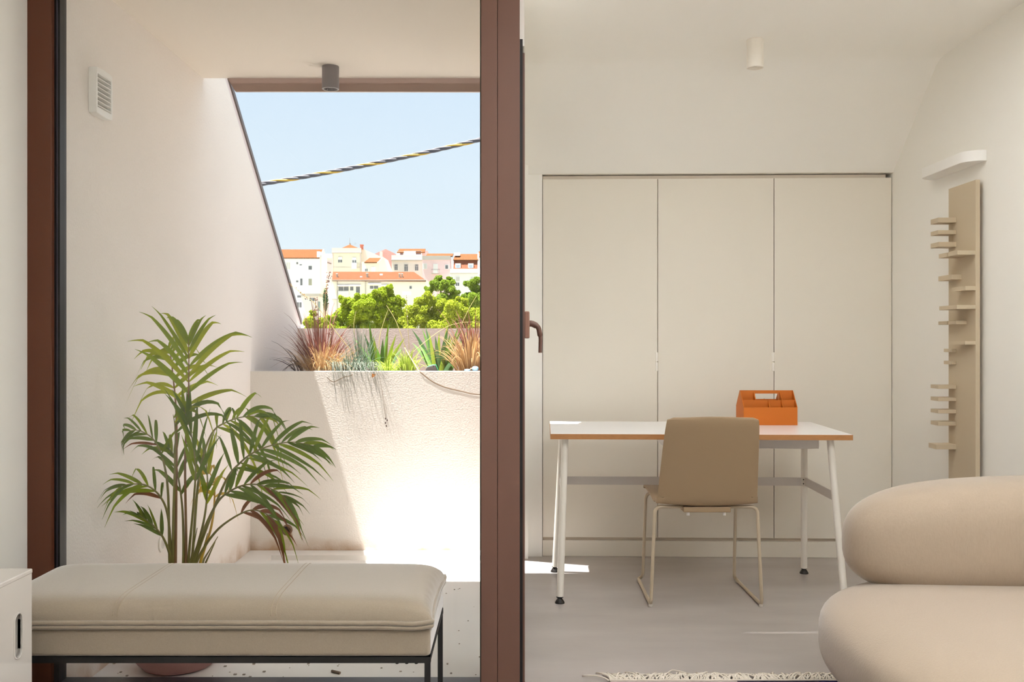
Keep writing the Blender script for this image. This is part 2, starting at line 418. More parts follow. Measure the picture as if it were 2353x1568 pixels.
# ------------------------------------------------------------------ built-in closet
cw = 1.836
cl = thing('closet', 'beige built-in closet with three tall flush doors behind the desk', 'closet')
obj('carcass', MB().box(0.0, cw - 0.024, 0.0245, 0.55, 0.0, 2.026), M('closet_reveal', (214, 204, 190), 0.6), cl)
ds = [0.0, 0.332 * cw, 0.665 * cw, cw]
for i in range(3):
    d = obj('door', MB().box(ds[i] + 0.0018, ds[i + 1] - 0.0018, 0.0, 0.022, 0.1025, 2.005), m_closet, cl, bevel=0.0012)
    if i < 2:
        xh = ds[i + 1]; zz = Z(853, 5.07), Z(832.5, 5.07), Z(831, 5.07), Z(810, 5.07)
        obj('handle', MB().box(xh - 0.011, xh + 0.0005, -0.006, 0.012, zz[0], zz[1]).box(xh - 0.011, xh + 0.0005, -0.006, 0.012, zz[2], zz[3]),
            M('pull_tab_white', (240, 236, 228), 0.4), d, bevel=0.001, label='small pale pull tab in two halves')
obj('plinth', MB().box(0.0, cw, 0.006, 0.03, 0.0, 0.085), m_closet, cl, bevel=0.002)
cl.location = (0.1625, 5.09, 0); cl.rotation_euler = (0, 0, -0.030)

# ------------------------------------------------------------------ ceiling spots, wall lamp, vent
def spot(name, c, zc, r, h, mat, lens, label):
    t = thing(name, label, 'lamp', (c[0], c[1], zc))
    b = MB().lathe([(r * 0.99, 0), (r, -0.003), (r, -h + 0.002), (r - 0.002, -h), (r * 0.82, -h), (r * 0.80, -h + 0.004), (r * 0.74, -h + 0.03), (0.004, -h + 0.03)], (c[0], c[1], zc), 40)
    obj('housing', b, mat, t, smooth=40)
    obj('lens', MB().lathe([(0.001, -h + 0.012), (r * 0.55, -h + 0.0125), (r * 0.76, -h + 0.016), (r * 0.76, -h + 0.024), (0.001, -h + 0.024)], (c[0], c[1], zc), 32), lens, t, smooth=40)
    return t


m_lens = M('lamp_lens', (226, 222, 214), 0.2, spec=0.6)
spot('ceiling_spot', (X(1735, 4.21), 4.21), ZC, 0.0365, 0.125, M('spot_white', (238, 232, 222), 0.5), m_lens, 'white cylindrical ceiling spot above the desk')
spot('ceiling_spot', (X(759.5, 4.40), 4.40), 2.407, 0.039, 0.105, M('spot_grey', (122, 116, 120), 0.45), m_lens, 'dark grey cylindrical ceiling spot on the terrace')

t = thing('wall_lamp', 'white rounded wall light high above the slatted board', 'lamp', (1.96, 4.27, 1.93))
ya, yb, dp = 4.03, 4.53, 0.085
pl = [(2.0, yb), (2.0, ya)] + [(2.0 - dp * math.sin(a), ya + 0.07 - 0.07 * math.cos(a)) for a in (math.pi / 2 * i / 8 for i in range(1, 9))] + \
     [(2.0 - dp * math.sin(a), yb - 0.07 - 0.07 * math.cos(a)) for a in (math.pi / 2 + math.pi / 2 * i / 8 for i in range(0, 8))]
obj('shade', MB().prism(pl, 'z', 1.905, 1.952), M('lamp_white', (238, 236, 232), 0.45), t, bevel=0.003, seg=2)
obj('knob', MB().lathe([(0.004, 0), (0.004, 0.008), (0.002, 0.012)], (1.95, 4.33, 1.952), 12), m_white, t, smooth=40)

t = thing('wall_vent', 'white square louvred vent on the terrace wall', 'vent', (XL, 3.41, 2.03))
y0, y1, z0, z1, xf = 3.345, 3.475, 1.945, 2.105, XL + 0.03
def sqr(y0, y1, z0, z1, bul, n=6):
    yc, zc, hy, hz = (y0 + y1) / 2, (z0 + z1) / 2, (y1 - y0) / 2, (z1 - z0) / 2; o = []
    for sx_, sy_, ex in (((-1, -1), (1, -1), 'b'), ((1, -1), (1, 1), 'r'), ((1, 1), (-1, 1), 't'), ((-1, 1), (-1, -1), 'l')):
        for i in range(n):
            t_ = i / n; u = sx_[0] + (sy_[0] - sx_[0]) * t_; v = sx_[1] + (sy_[1] - sx_[1]) * t_
            k = bul * (1 - (2 * t_ - 1) ** 2)
            if ex in 'lr': u += math.copysign(k / hy, u)
            else: v += math.copysign(k / hz, v)
            o.append((yc + u * hy, zc + v * hz))
    return o
m_vent = M('vent_plastic', (236, 234, 230), 0.4)
obj('vent_frame', MB().plate(sqr(y0, y1, z0, z1, 0.004), [[(y0 + .009, z0 + .022), (y1 - .009, z0 + .022), (y1 - .009, z1 - .018), (y0 + .009, z1 - .018)]], 'x', XL, xf), m_vent, t, bevel=0.003)
obj('vent_back', MB().box(XL - 0.002, XL + 0.004, y0 + .004, y1 - .004, z0 + .01, z1 - .01), M('vent_inside', (84, 78, 72), 0.7), t)
nsl = 8
for i in range(nsl):
    zc = z0 + 0.026 + (z1 - z0 - 0.045) * i / (nsl - 1) * 0.98
    obj('slat', MB().hexa([(xf - 0.002, y0 + .009, zc + .001), (xf - 0.002, y1 - .009, zc + .001), (XL + 0.008, y1 - .009, zc - .004), (XL + 0.008, y0 + .009, zc - .004),
                           (xf - 0.002, y0 + .009, zc + .0035), (xf - 0.002, y1 - .009, zc + .0035), (XL + 0.008, y1 - .009, zc - .0015), (XL + 0.008, y0 + .009, zc - .0015)]), m_vent, t)

# ------------------------------------------------------------------ board with slats on the right wall
t = thing('slatted_board', 'tall beige board with small protruding slats on the right wall', 'wall shelf', (1.975, 4.18, 0.3))
m_board = M('board_lacquer', (196, 180, 154), 0.55, spec=0.3)
XB = 1.963
obj('board', MB().box(XB, XB + 0.02, X(2241, 1) and 2200 * XB / (2241.5 - CX), 2200 * XB / (2179.5 - CX), 0.25, 1.829), m_board, t, bevel=0.0015)
obj('bracket', MB().box(XB + 0.02, 2.0, 4.1, 4.26, 0.3, 1.75), M('bracket_dark', (120, 104, 80), 0.7), t)
SL = [(207, 240, 320, 383, 405), (207, 240, 320, 438, 456), (207, 242, 320, 490, 511), (285, 325, 405, 527, 546), (243, 278, 357, 537, 556), (241, 298, 344, 633, 655),
      (300, 360, 405, 684, 703), (245, 322, 405, 767, 785), (285, 320, 366, 836, 852), (241, 281, 320, 838, 853), (293, 358, 405, 926, 942), (265, 300, 320, 960, 975), (265, 300, 320, 1014, 1029),
      (207, 240, 320, 1120, 1136), (207, 240, 320, 1174, 1190), (207, 240, 320, 1228, 1244), (207, 240, 320, 1281, 1298), (198, 232, 320, 1381, 1402)]
for a, b, r, q0, q1 in SL:
    f_, n_, r_ = (2030 + v * .5227 for v in (a, b, r)); p0, p1 = 300 + q0 * .5229, 300 + q1 * .5229
    Dn = 2200 * XB / (r_ - CX); xe = X(n_, Dn); Df = 2200 * xe / (f_ - CX)
    obj('slat', MB().box(xe, XB, Dn, max(Df, Dn + 0.03), Z(p1, Dn), Z(p0, Dn)), m_board, t, bevel=0.001)

# ------------------------------------------------------------------ desk
dk = thing('desk', 'white desk with oak edged top and splayed tubular legs before the closet', 'desk')
m_top = M('desk_laminate', (246, 247, 250), 0.22, spec=0.5)
m_leg = M('desk_leg_white', (230, 224, 214), 0.35)
tp = obj('desk_top', MB().box(-0.652, 0.652, -0.329, 0.329, 0.716, 0.7395), m_top, dk, bevel=0.001)
obj('edge_band', MB().plate([(-0.6535, -0.3305), (0.6535, -0.3305), (0.6535, 0.3305), (-0.6535, 0.3305)], [[(-0.6515, -0.3285), (0.6515, -0.3285), (0.6515, 0.3285), (-0.6515, 0.3285)]], 'z', 0.7155, 0.7387),
    M('oak_edge', (176, 122, 72), 0.5, var=(40, 0.25, (1, 1, 8))), tp, label='oak coloured edge of the desk top')
feet = {(-1, -1): (-0.612, -0.330), (-1, 1): (-0.628, 0.236), (1, -1): (0.622, -0.322), (1, 1): (0.598, 0.246)}
tops = {(-1, -1): (-0.588, -0.262), (-1, 1): (-0.592, 0.175), (1, -1): (0.576, -0.262), (1, 1): (0.580, 0.175)}
m_foot = M('black_foot', (30, 26, 24), 0.5)
def lerp(k, z):
    f_, t_ = feet[k], tops[k]; u = z / 0.715
    return Vector((f_[0] + (t_[0] - f_[0]) * u, f_[1] + (t_[1] - f_[1]) * u, z))
for k in feet:
    lg = obj('leg', MB().tube([lerp(k, 0.028), lerp(k, 0.36), lerp(k, 0.714)], 0.0155, 20), m_leg, dk, smooth=50)
    fx, fy = feet[k]
    obj('foot', MB().lathe([(0.021, 0.0), (0.021, 0.005), (0.012, 0.019), (0.009, 0.022), (0.015, 0.025), (0.015, 0.029)], (fx, fy, 0), 20), m_foot, lg, smooth=40)
m_bar = M('desk_bar', (206, 200, 194), 0.4)
bz0, bz1 = 0.442, 0.482
a, b = lerp((-1, 1), 0.46), lerp((1, 1), 0.46)
obj('rear_bar', MB().box(a.x, b.x + 0.012, a.y - 0.020, a.y - 0.016, bz0, bz1), m_bar, dk)
for s in (-1, 1):
    a, b = lerp((s, -1), 0.46), lerp((s, 1), 0.46)
    x0 = (a.x + b.x) / 2
    obj('side_bar', MB().hexa([(a.x - .002, a.y, bz0), (a.x + .002, a.y, bz0), (b.x + .002, b.y, bz0), (b.x - .002, b.y, bz0),
                               (a.x - .002, a.y, bz1), (a.x + .002, a.y, bz1), (b.x + .002, b.y, bz1), (b.x - .002, b.y, bz1)]), m_bar, dk)
    br = obj('bracket', MB().box(b.x - 0.012 * s - 0.008, b.x - 0.012 * s + 0.012, b.y - 0.025, b.y - 0.021, bz0 - 0.002, bz1 + 0.002), m_leg, dk)
    for dz in (0.01, 0.03):
        obj('screw', MB().lathe([(0.003, -0.0015), (0.003, 0.0)], (b.x - 0.012 * s + 0.002, b.y - 0.025, bz0 + dz), 10, 'y'), m_foot, br)
dr = obj('drawer', MB().box(-0.12, 0.585, -0.06, 0.26, 0.648, 0.711), M('drawer_white', (226, 222, 218), 0.4), dk, bevel=0.002)
obj('drawer_rail', MB().box(-0.57, 0.56, 0.10, 0.14, 0.69, 0.7155), m_leg, dk)
dk.location = (0.832, 4.49, 0); dk.rotation_euler = (0, 0, math.radians(-2.0))

# ------------------------------------------------------------------ orange tool box on the desk
tb = thing('desk_organiser', 'orange house-shaped desk organiser with handle and compartments on the desk', 'organiser')
m_or = M('orange_plastic', (200, 108, 26), 0.5, spec=0.35)
bw, bd, hf, ha = 0.255, 0.165, 0.086, 0.164          # width, depth, front height, apex height
th = 0.0035
house = [(-bd / 2, 0), (bd / 2, 0), (bd / 2, hf), (0.006, ha), (-0.006, ha), (-bd / 2, hf)]
for s in (-1, 1):
    obj('end_panel', MB().prism(house, 'x', s * bw / 2 - th / 2, s * bw / 2 + th / 2), m_or, tb, bevel=0.0008)
for s in (-1, 1):
    obj('side_panel', MB().box(-bw / 2, bw / 2, s * bd / 2 - th / 2, s * bd / 2 + th / 2, 0, hf), m_or, tb, bevel=0.0008)
obj('bottom', MB().box(-bw / 2, bw / 2, -bd / 2, bd / 2, 0, th), m_or, tb)
hx0, hx1, hz0, hz1 = -0.055, 0.062, 0.132, 0.152
obj('handle_board', MB().plate([(-bw / 2, 0.003), (bw / 2, 0.003), (bw / 2, ha), (-bw / 2, ha)],
    [[(hx0, 0.108), (hx1, 0.108), (hx1, 0.148), (hx0, 0.148)]], 'y', -th / 2, th / 2), m_or, tb, bevel=0.0008)
ym = -bd / 4; hm = (hf + ha) / 2 + 0.0
obj('divider', MB().box(-bw / 2, bw / 2, ym - th / 2, ym + th / 2, 0, hm - 0.006), m_or, tb)
obj('divider', MB().box(-bw / 2, bw / 2, -ym - th / 2, -ym + th / 2, 0, hm - 0.006), m_or, tb)
slope = lambda y: hf + (ha - hf) * (1 - abs(y) / (bd / 2))
def cross(x, ya_, yb_):
    obj('divider', MB().prism([(ya_, 0.003), (yb_, 0.003), (yb_, slope(yb_) - 0.004), (ya_, slope(ya_) - 0.004)], 'x', x - th / 2, x + th / 2), m_or, tb)
cross(-0.062, ym, -0.002); cross(0.066, ym, -0.002)
cross(-0.002, -bd / 2, ym); cross(0.062, -bd / 2, ym)
cross(-0.06, 0.002, bd / 4); cross(0.06, 0.002, bd / 4); cross(0.0, bd / 4, bd / 2)
tb.location = (1.245, 4.688, 0.7395); tb.rotation_euler = (0, 0, math.radians(-0.6))

# ------------------------------------------------------------------ chair
ch = thing('desk_chair', 'beige plastic shell chair with sled legs pulled up to the desk', 'chair', (0.835, 4.3, 0))
m_shell = M('chair_shell', (164, 140, 110), 0.5, spec=0.35)
m_rod = M('chair_rod', (190, 174, 150), 0.35, spec=0.5)
path = spline([(4.530, 0.448), (4.505, 0.460), (4.36, 0.458), (4.20, 0.440), (4.115, 0.437), (4.082, 0.456), (4.066, 0.50), (4.035, 0.60), (3.995, 0.715), (3.965, 0.795), (3.957, 0.831)] and
              [Vector((y, z, 0)) for y, z in ((4.530, 0.445), (4.505, 0.460), (4.36, 0.458), (4.20, 0.444), (4.125, 0.438), (4.09, 0.452), (4.068, 0.50), (4.035, 0.60), (3.995, 0.715), (3.965, 0.795), (3.957, 0.831))], 44)
widths = lambda u: 0.213 + 0.004 * math.sin(u * 3) if u < 0.5 else 0.2165 - 0.030 * ((u - 0.5) / 0.5) ** 1.2
verts, faces = [], []
NW = 16; NP = len(path)
for i, p in enumerate(path):
    u = i / (NP - 1); w = widths(u)
    e = min(u, 1 - u) * 1.05                       # rounded corners at both ends
    if e < 0.028: w -= 0.022 * (1 - math.sqrt(max(0, 1 - (1 - e / 0.028) ** 2)))
    for j in range(NW + 1):
        s = j / NW * 2 - 1
        dy, dz = 0, 0
        if u > 0.45:                                # back slightly hollow towards the sitter, crowned top
            k = min(1, (u - 0.45) / 0.12); dy = 0.022 * s * s * k
            if u > 0.97: dz = -0.006 * s * s
        if u < 0.45: dz = 0.010 * s * s * (0.3 + u)
        if 0.33 < u < 0.55: dz += 0.012 * s * s
        verts.append((0.835 + s * w, p.x + dy, p.y + dz))
for i in range(NP - 1):
    for j in range(NW): faces.append((i * (NW + 1) + j, i * (NW + 1) + j + 1, (i + 1) * (NW + 1) + j + 1, (i + 1) * (NW + 1) + j))
sh = obj('seat_shell', MB().add(verts, faces), m_shell, ch, smooth=60)
md = sh.modifiers.new('thick', 'SOLIDIFY'); md.thickness = 0.009; md.offset = 0.0
md = sh.modifiers.new('bevel', 'BEVEL'); md.width = 0.003; md.segments = 2; md.limit_method = 'ANGLE'; md.angle_limit = math.radians(50)
for s in (-1, 1):
    xc = 0.835
    near_top, near_bot = xc + s * 0.232, xc + s * 0.2385
    far_top, far_bot = xc + s * 0.210, xc + s * 0.216
    pts = [(xc + s * 0.08, 4.14, 0.428), (near_top - s * 0.012, 4.118, 0.432), (near_bot, 4.112, 0.010), (xc + s * 0.232, 4.575, 0.010), (far_bot, 4.53, 0.030), (far_top, 4.47, 0.436), (xc + s * 0.08, 4.44, 0.428)]
    rod = obj('sled_leg', MB().tube(rounded(pts, 0.032, 7), 0.0075, 12), m_rod, ch, smooth=50)
    for gy in (4.125, 4.54):
        obj('glide', MB().lathe([(0.008, 0.0), (0.010, 0.004), (0.0095, 0.012)], (xc + s * (0.238 if gy < 4.3 else 0.2325), gy, 0), 12), M('clear_glide', (214, 206, 196), 0.2), rod, smooth=40)
br = obj('bracket', MB().box(0.735, 0.938, 4.10, 4.46, 0.410, 0.434), m_shell, ch, bevel=0.004)
for x in (0.757, 0.912):
    obj('stopper', MB().lathe([(0.0065, -0.015), (0.0065, 0.0)], (x, 4.115, 0.411), 14), M('clear_stopper', (236, 232, 226), 0.15), br, smooth=40)

# ------------------------------------------------------------------ bench
bn = thing('bench', 'upholstered beige bench on black metal frame in front of the window', 'bench', (-0.8, 2.72, 0))
m_uph = M('bench_linen', (156, 143, 126), 0.85, spec=0.2, sheen=0.95, bump=(420, 0.25), var=(260, 0.10))
bx0, bx1, by0, by1 = -1.405, -0.212, 2.49, 2.955
obj('upholstered_base', MB().box(bx0, bx1, by0, by1, 0.322, 0.395), m_uph, bn, bevel=0.012, seg=3)
nx, ny = 96, 40
cxm, cym = (bx0 + bx1) / 2, (by0 + by1) / 2
hx, hy = (bx1 - bx0) / 2 + 0.006, (by1 - by0) / 2 + 0.008
seams = (-1.03, -0.62)
def cush(top):
    v = []
    for i in range(nx + 1):
        for j in range(ny + 1):
            u, w = math.sin((i / nx * 2 - 1) * math.pi / 2), math.sin((j / ny * 2 - 1) * math.pi / 2)
            k = (1 - abs(u) ** 24) ** 0.55 * (1 - abs(w) ** 9) ** 0.5 if abs(u) < 1 and abs(w) < 1 else 0
            x, y = cxm + u * hx, cym + w * hy
            # corners drawn in a little, as in a sewn cushion
            x -= 0.012 * u * abs(u) ** 8 * (1 - w * w); y -= 0.006 * w * abs(w) ** 8 * (1 - u * u)
            if top:
                z = 0.412 + 0.057 * k + 0.004 * math.cos(u * 1.4) * k
                z += -0.006 * math.exp(-((u - 0.985) / 0.02) ** 2) * math.sin(w * 60) * 0.5 * k
                for sxx in seams: z -= 0.0035 * math.exp(-((x - sxx) / 0.004) ** 2)
                z += 0.004 * math.exp(-((abs(u) - 1) / 0.03) ** 2) * abs(w) ** 6
            else: z = 0.412 - 0.013 * k
            v.append((x, y, z))
    f = [(i * (ny + 1) + j, (i + 1) * (ny + 1) + j, (i + 1) * (ny + 1) + j + 1, i * (ny + 1) + j + 1) for i in range(nx) for j in range(ny)]
    return v, f
mb = MB(); mb.add(*cush(True)); mb.add(*cush(False))
cu = obj('cushion', mb, m_uph, bn, smooth=180, fix=True)
per = []
for i in range(200):
    a = i / 200 * 4; q = int(a); t_ = (a - q) * 2 - 1
    u, w = ((t_, -1), (1, t_), (-t_, 1), (-1, -t_))[q]
    x, y = cxm + u * (hx - 0.012 * (abs(u) == 1) * (1 - w * w) * 0.9), cym + w * (hy - 0.006 * (abs(w) == 1) * (1 - u * u) * 0.9)
    cz = 0.006 * (abs(u * w) ** 10) * math.sin(i * 0.9)
    per.append((x, y, 0.4125 + cz))
per.append(per[0])
obj('piping', MB().tube(per, 0.0062, 8), m_uph, cu, smooth=180)
obj('piping', MB().tube([(p[0] * 0.9985 - 0.0008, p[1], p[2] - 0.0115) for p in per], 0.0055, 8), m_uph, cu, smooth=180)
for sxx in seams:
    for d in (-0.006, 0.006):
        st = []
        for j in range(2, ny - 1):
            w = math.sin((j / ny * 2 - 1) * math.pi / 2); k = (1 - abs(w) ** 9) ** 0.5
            st.append((sxx + d, cym + w * hy, 0.412 + 0.0570 * k + 0.0040 * k * math.cos((sxx - cxm) / hx * 1.4) - 0.0003))
        obj('stitching', MB().tube(st, 0.0008, 5), M('stitch', (176, 160, 138), 0.9), cu, smooth=180)
z0, z1 = 0.306, 0.322
obj('frame_rail', MB().box(bx0, bx1, by0 + 0.002, by0 + 0.018, z0, z1).box(bx0, bx1, by1 - 0.018, by1 - 0.002, z0, z1).box(bx0, bx0 + 0.015, by0, by1, z0, z1).box(bx1 - 0.016, bx1 - 0.001, by0, by1, z0, z1), m_blackmetal, bn)
for x in (bx0, bx1 - 0.016):
    for y in (by0 + 0.002, by1 - 0.018):
        obj('leg', MB().box(x, x + 0.015, y, y + 0.015, 0.0, z0), m_blackmetal, bn)
for x in (-0.30, -0.275, -0.25):
    obj('screw', MB().lathe([(0.004, -0.004), (0.005, 0.0)], (x, by0 + 0.01, z0), 10), m_blackmetal, bn)

# ------------------------------------------------------------------ white cabinet at the left edge
cb = thing('side_cabinet', 'white glossy low cabinet with an oval finger slot at the left wall', 'cabinet', (-1.38, 2.1, 0))
ys0, ys1, xs = 0.95, 2.405, -1.205
ztop = 0.5735
zc0, zc1, yc0, yc1 = Z(1512, 2.335), Z(1412, 2.335), 2.318, 2.352
def stad(y0, y1, z0, z1, n=10):
    r = (y1 - y0) / 2; yc = (y0 + y1) / 2
    return [(yc + r * math.cos(a), z1 - r + r * math.sin(a)) for a in (math.pi * i / n for i in range(n + 1))] + \
           [(yc - r * math.cos(a), z0 + r - r * math.sin(a)) for a in (math.pi * i / n for i in range(n + 1))]
obj('front_panel', MB().plate([(ys0, 0.02), (ys1, 0.02), (ys1, ztop - 0.002), (ys0, ztop - 0.002)], [stad(yc0, yc1, zc0, zc1)], 'x', xs - 0.012, xs), m_whitegloss, cb, bevel=0.0025)
obj('slot_rim', MB().plate(stad(yc0 - .004, yc1 + .004, zc0 - .004, zc1 + .004), [stad(yc0, yc1, zc0, zc1)], 'x', xs - 0.03, xs + 0.003), m_whitegloss, cb, bevel=0.0012)
body = MB().box(-1.555, xs - 0.0125, ys0, ys0 + 0.012, 0.02, ztop - .012).box(-1.555, xs - 0.0125, ys1 - 0.012, ys1, 0.02, ztop - .012)
body.box(-1.555, -1.543, ys0 + .012, ys1 - .012, 0.02, ztop - .012).box(-1.543, xs - 0.0125, ys0 + .012, ys1 - .012, 0.02, 0.032)
obj('carcass', body, m_whitegloss, cb)
obj('inside', MB().box(-1.50, xs - 0.05, ys0 + .03, ys1 - .03, 0.04, ztop - .03), M('cabinet_inside', (10, 9, 9), 0.9), cb, label='dark inside of the cabinet')
obj('top', MB().box(-1.556, xs + 0.001, ys0, ys1 + 0.001, ztop - 0.012, ztop), m_whitegloss, cb, bevel=0.003)
for x in (-1.53, xs - 0.05):
    for y in (ys0 + .03, ys1 - .06):
        obj('foot', MB().box(x, x + 0.03, y, y + 0.03, 0, 0.02), m_white, cb)

# ------------------------------------------------------------------ sofa
m_sofa = M('sofa_fabric', (166, 149, 131), 0.85, spec=0.15, sheen=0.5, bump=(300, 0.25, (1, 1, 0.4)), var=(220, 0.07, (1.0, 1.0, 0.25)))
sf = thing('sofa', 'rounded beige fabric sofa at the right with a bolster-like back', 'sofa', (1.42, 2.55, 0))
def superell(c, h, n1, n2, nu=72, nv=40, bend=None):
    """rounded slab: plan exponent n1, section exponent n2"""
    v = []; f = []
    sg = lambda x, p: math.copysign(abs(x) ** p, x)
    for i in range(nv + 1):
        b = -math.pi / 2 + math.pi * i / nv; cb_, sb = sg(math.cos(b), 2 / n2), sg(math.sin(b), 2 / n2)
        for j in range(nu):
            a = 2 * math.pi * j / nu
            p = Vector((c[0] + h[0] * cb_ * sg(math.cos(a), 2 / n1), c[1] + h[1] * cb_ * sg(math.sin(a), 2 / n1), c[2] + h[2] * sb))
            v.append(bend(p) if bend else p)
    for i in range(nv):
        for j in range(nu): f.append((i * nu + j, i * nu + (j + 1) % nu, (i + 1) * nu + (j + 1) % nu, (i + 1) * nu + j))
    return v, f
def bend_back(p):
    u = (1.98 - p.x)
    return Vector((p.x, p.y - 0.05 * max(0, p.x - 1.2), p.z + 0.05 * (p.x - 1.15)))
obj('seat', MB().add(*superell((1.432, 2.50, 0.283), (0.56, 0.66, 0.140), 2.7, 3.4)), m_sofa, sf, smooth=180)
obj('backrest', MB().add(*superell((1.51, 3.00, 0.520), (0.468, 0.17, 0.180), 2.5, 2.8, bend=bend_back)), m_sofa, sf, smooth=180)
obj('base', MB().box(1.06, 1.80, 2.15, 2.9, 0.009, 0.16), M('sofa_base', (60, 50, 42), 0.8), sf, bevel=0.02)

# ------------------------------------------------------------------ rug
rg = thing('rug', 'flat woven rug with pale and dark blue fields and a cream fringe', 'rug', (1.1, 2.2, 0))
m_rug = M('rug_pale', (178, 164, 158), 0.95, bump=(700, 0.4), var=(200, 0.12))
m_rugd = M('rug_dark', (58, 50, 66), 0.95, bump=(700, 0.4), var=(200, 0.2))
m_rugb = M('rug_blue', (40, 34, 74), 0.95, bump=(700, 0.4), var=(200, 0.2))
m_rugc = M('rug_cream', (222, 212, 198), 0.95, bump=(500, 0.4))
YR = 3.205
rx = [0.330, X(1693, YR), X(1880, YR), 1.93]
mats = (m_rug, m_rugd, m_rugb)
for r in range(3):
    y1_, y0_ = YR - r * 0.62, YR - (r + 1) * 0.62
    for k in range(3):
        obj('field', MB().box(rx[k], rx[k + 1], y0_, y1_, 0.0, 0.007), mats[(k + r) % 3], rg)
obj('hem', MB().box(rx[0] - 0.002, rx[3], YR, YR + 0.008, 0, 0.009), m_rugc, rg)
fm = MB(); rr = random.Random(4)
x = rx[0] - 0.005
while x < 1.75:
    ln = rr.uniform(0.050, 0.075); lean = rr.uniform(-0.05, 0.06) + 0.02 * math.sin(x * 14); hgt = rr.uniform(0.008, 0.017)
    if x < 0.40: lean += rr.uniform(-0.04, 0.04)
    p0 = Vector((x, YR + 0.004, 0.006)); p2 = Vector((x + lean, YR + ln, 0.003 + rr.uniform(0, .006))); p1 = Vector((x + lean * 0.3, YR + ln * 0.5, hgt + 0.008))
    fm.tube(arc(p0, p1, p2, 5), 0.0028, 5); x += rr.uniform(0.0030, 0.0050)
fm.tube(spline([(0.50, YR + .01, .008), (0.535, YR + .05, .02), (0.56, YR + 0.085, .012), (0.60, YR + .075, .006), (0.63, YR + .05, .008)], 16), 0.002, 5)
fr_ = obj('fringe', fm, m_rugc, rg, smooth=180, fix=False); fr_['kind'] = 'stuff'
for ob in [o for o in rg.children]: ob.location.z = 0.0005

# ------------------------------------------------------------------ terrace small things
t = thing('wall_outlet', 'small round white fitting low on the terrace wall behind the palm', 'wall fitting', (XL, 4.04, 0.29))
obj('ring', MB().lathe([(0.036, 0), (0.036, 0.005), (0.030, 0.008), (0.024, 0.008), (0.022, 0.003), (0.001, 0.003)], (XL, 4.04, Z(1249, 4.04)), 28, 'x'), m_white, t, smooth=40)
obj('centre', MB().lathe([(0.020, 0.002), (0.020, 0.005), (0.001, 0.0055)], (XL, 4.04, Z(1249, 4.04)), 24, 'x'), M('outlet_grey', (196, 190, 182), 0.4), t, smooth=40)
t = thing('drain_spout', 'round rusty drain hole in the foot of the planter wall', 'drain', (X(659, 5.41), 5.41, 0.03))
cx_, cz_ = X(660, 5.415), Z(1218, 5.415)
obj('pipe', MB().lathe([(0.030, 0), (0.030, -0.012), (0.022, -0.013), (0.022, -0.002), (0.001, -0.002)], (cx_, 5.415, cz_), 24, 'y'), M('rusty_pipe', (112, 84, 60), 0.9, bump=(60, 0.6), var=(40, 0.4)), t, smooth=40)
obj('hole', MB().lathe([(0.0215, -0.003), (0.001, -0.003)], (cx_, 5.415, cz_), 20, 'y'), M('dark_hole', (44, 28, 18), 1.0), t)
mb = MB(); rr = random.Random(3)
pl = [(cx_ + 0.030 * math.cos(a) * (1 + 0.2 * rr.random()), cz_ - 0.045 + 0.055 * math.sin(a) * (1 + 0.15 * rr.random())) for a in (2 * math.pi * i / 22 for i in range(22))]
obj('mortar_patch', MB().prism(pl, 'y', 5.4125, 5.4155), M('mortar', (196, 182, 160), 0.95, bump=(70, 1.0), var=(30, 0.25)), t)
o = obj('cigarette_butt', MB().tube([P(760, 1530, 3.42) * 0 + Vector((X(760, 3.40), 3.42, ZT + 0.0055)), Vector((X(781, 3.40), 3.40, ZT + 0.0055))], 0.005, 10), M('butt_brown', (112, 92, 74), 0.9, var=(90, 0.3)), smooth=50)
tag(o, 'short brown stub lying on the terrace floor below the bench', 'butt')
mb = MB(); rr = random.Random(8)
for i in range(230):
    if i < 150: x, y = rr.gauss(-1.25, 0.22), rr.gauss(3.5, 0.2)
    else: x, y = rr.uniform(-1.3, -0.12), rr.uniform(3.2, 4.6)
    if not (-1.46 < x < -0.1 and 3.18 < y < 5.1) or (x + 1.218) ** 2 + (y - 3.495) ** 2 < 0.03: continue
    r = rr.uniform(0.0015, 0.0045)
    mb.box(x - r, x + r * rr.uniform(.4, 1.6), y - r, y + r, ZT, ZT + r * 0.7)
o = obj('grit', mb, M('grit_mixed', (150, 138, 124), 0.95, var=(180, 0.6)), kind='stuff'); tag(o, 'scattered grit and crumbs on the terrace floor around the pot', 'grit')

# ------------------------------------------------------------------ palm in its pot
BX, BY = -1.218, 3.495
pot = thing('plant_pot', 'rounded dusty pink plant pot on the terrace floor', 'pot', (BX, BY, ZT))
obj('pot_body', MB().lathe([(0.105, 0), (0.122, 0.006), (0.148, 0.035), (0.162, 0.075), (0.168, 0.12), (0.165, 0.19), (0.155, 0.25), (0.150, 0.27), (0.142, 0.27), (0.146, 0.24), (0.14, 0.235), (0.002, 0.235)], (BX, BY, ZT), 56),
    M('pot_pink', (170, 122, 118), 0.6, bump=(80, 0.1), var=(12, 0.06)), pot, smooth=50)
obj('soil', MB().lathe([(0.139, 0.236), (0.12, 0.245), (0.001, 0.25)], (BX, BY, ZT), 32), M('dark_soil', (74, 58, 44)), pot)
pm = thing('potted_palm', 'tall feathery green palm with some browned leaflets, growing in the pink pot', 'palm', (BX, BY, ZT + 0.24))
m_lf = [M('palm_green', (128, 146, 28), 0.45, spec=0.2, var=(14, 0.25), transl=0.35), M('palm_deep', (100, 122, 42), 0.45, spec=0.2, var=(14, 0.25), transl=0.3), M('palm_light', (160, 168, 36), 0.45, spec=0.2, var=(14, 0.25), transl=0.4)]
m_lbrown = M('palm_brown', (128, 76, 40), 0.7, var=(25, 0.4), transl=0.25)
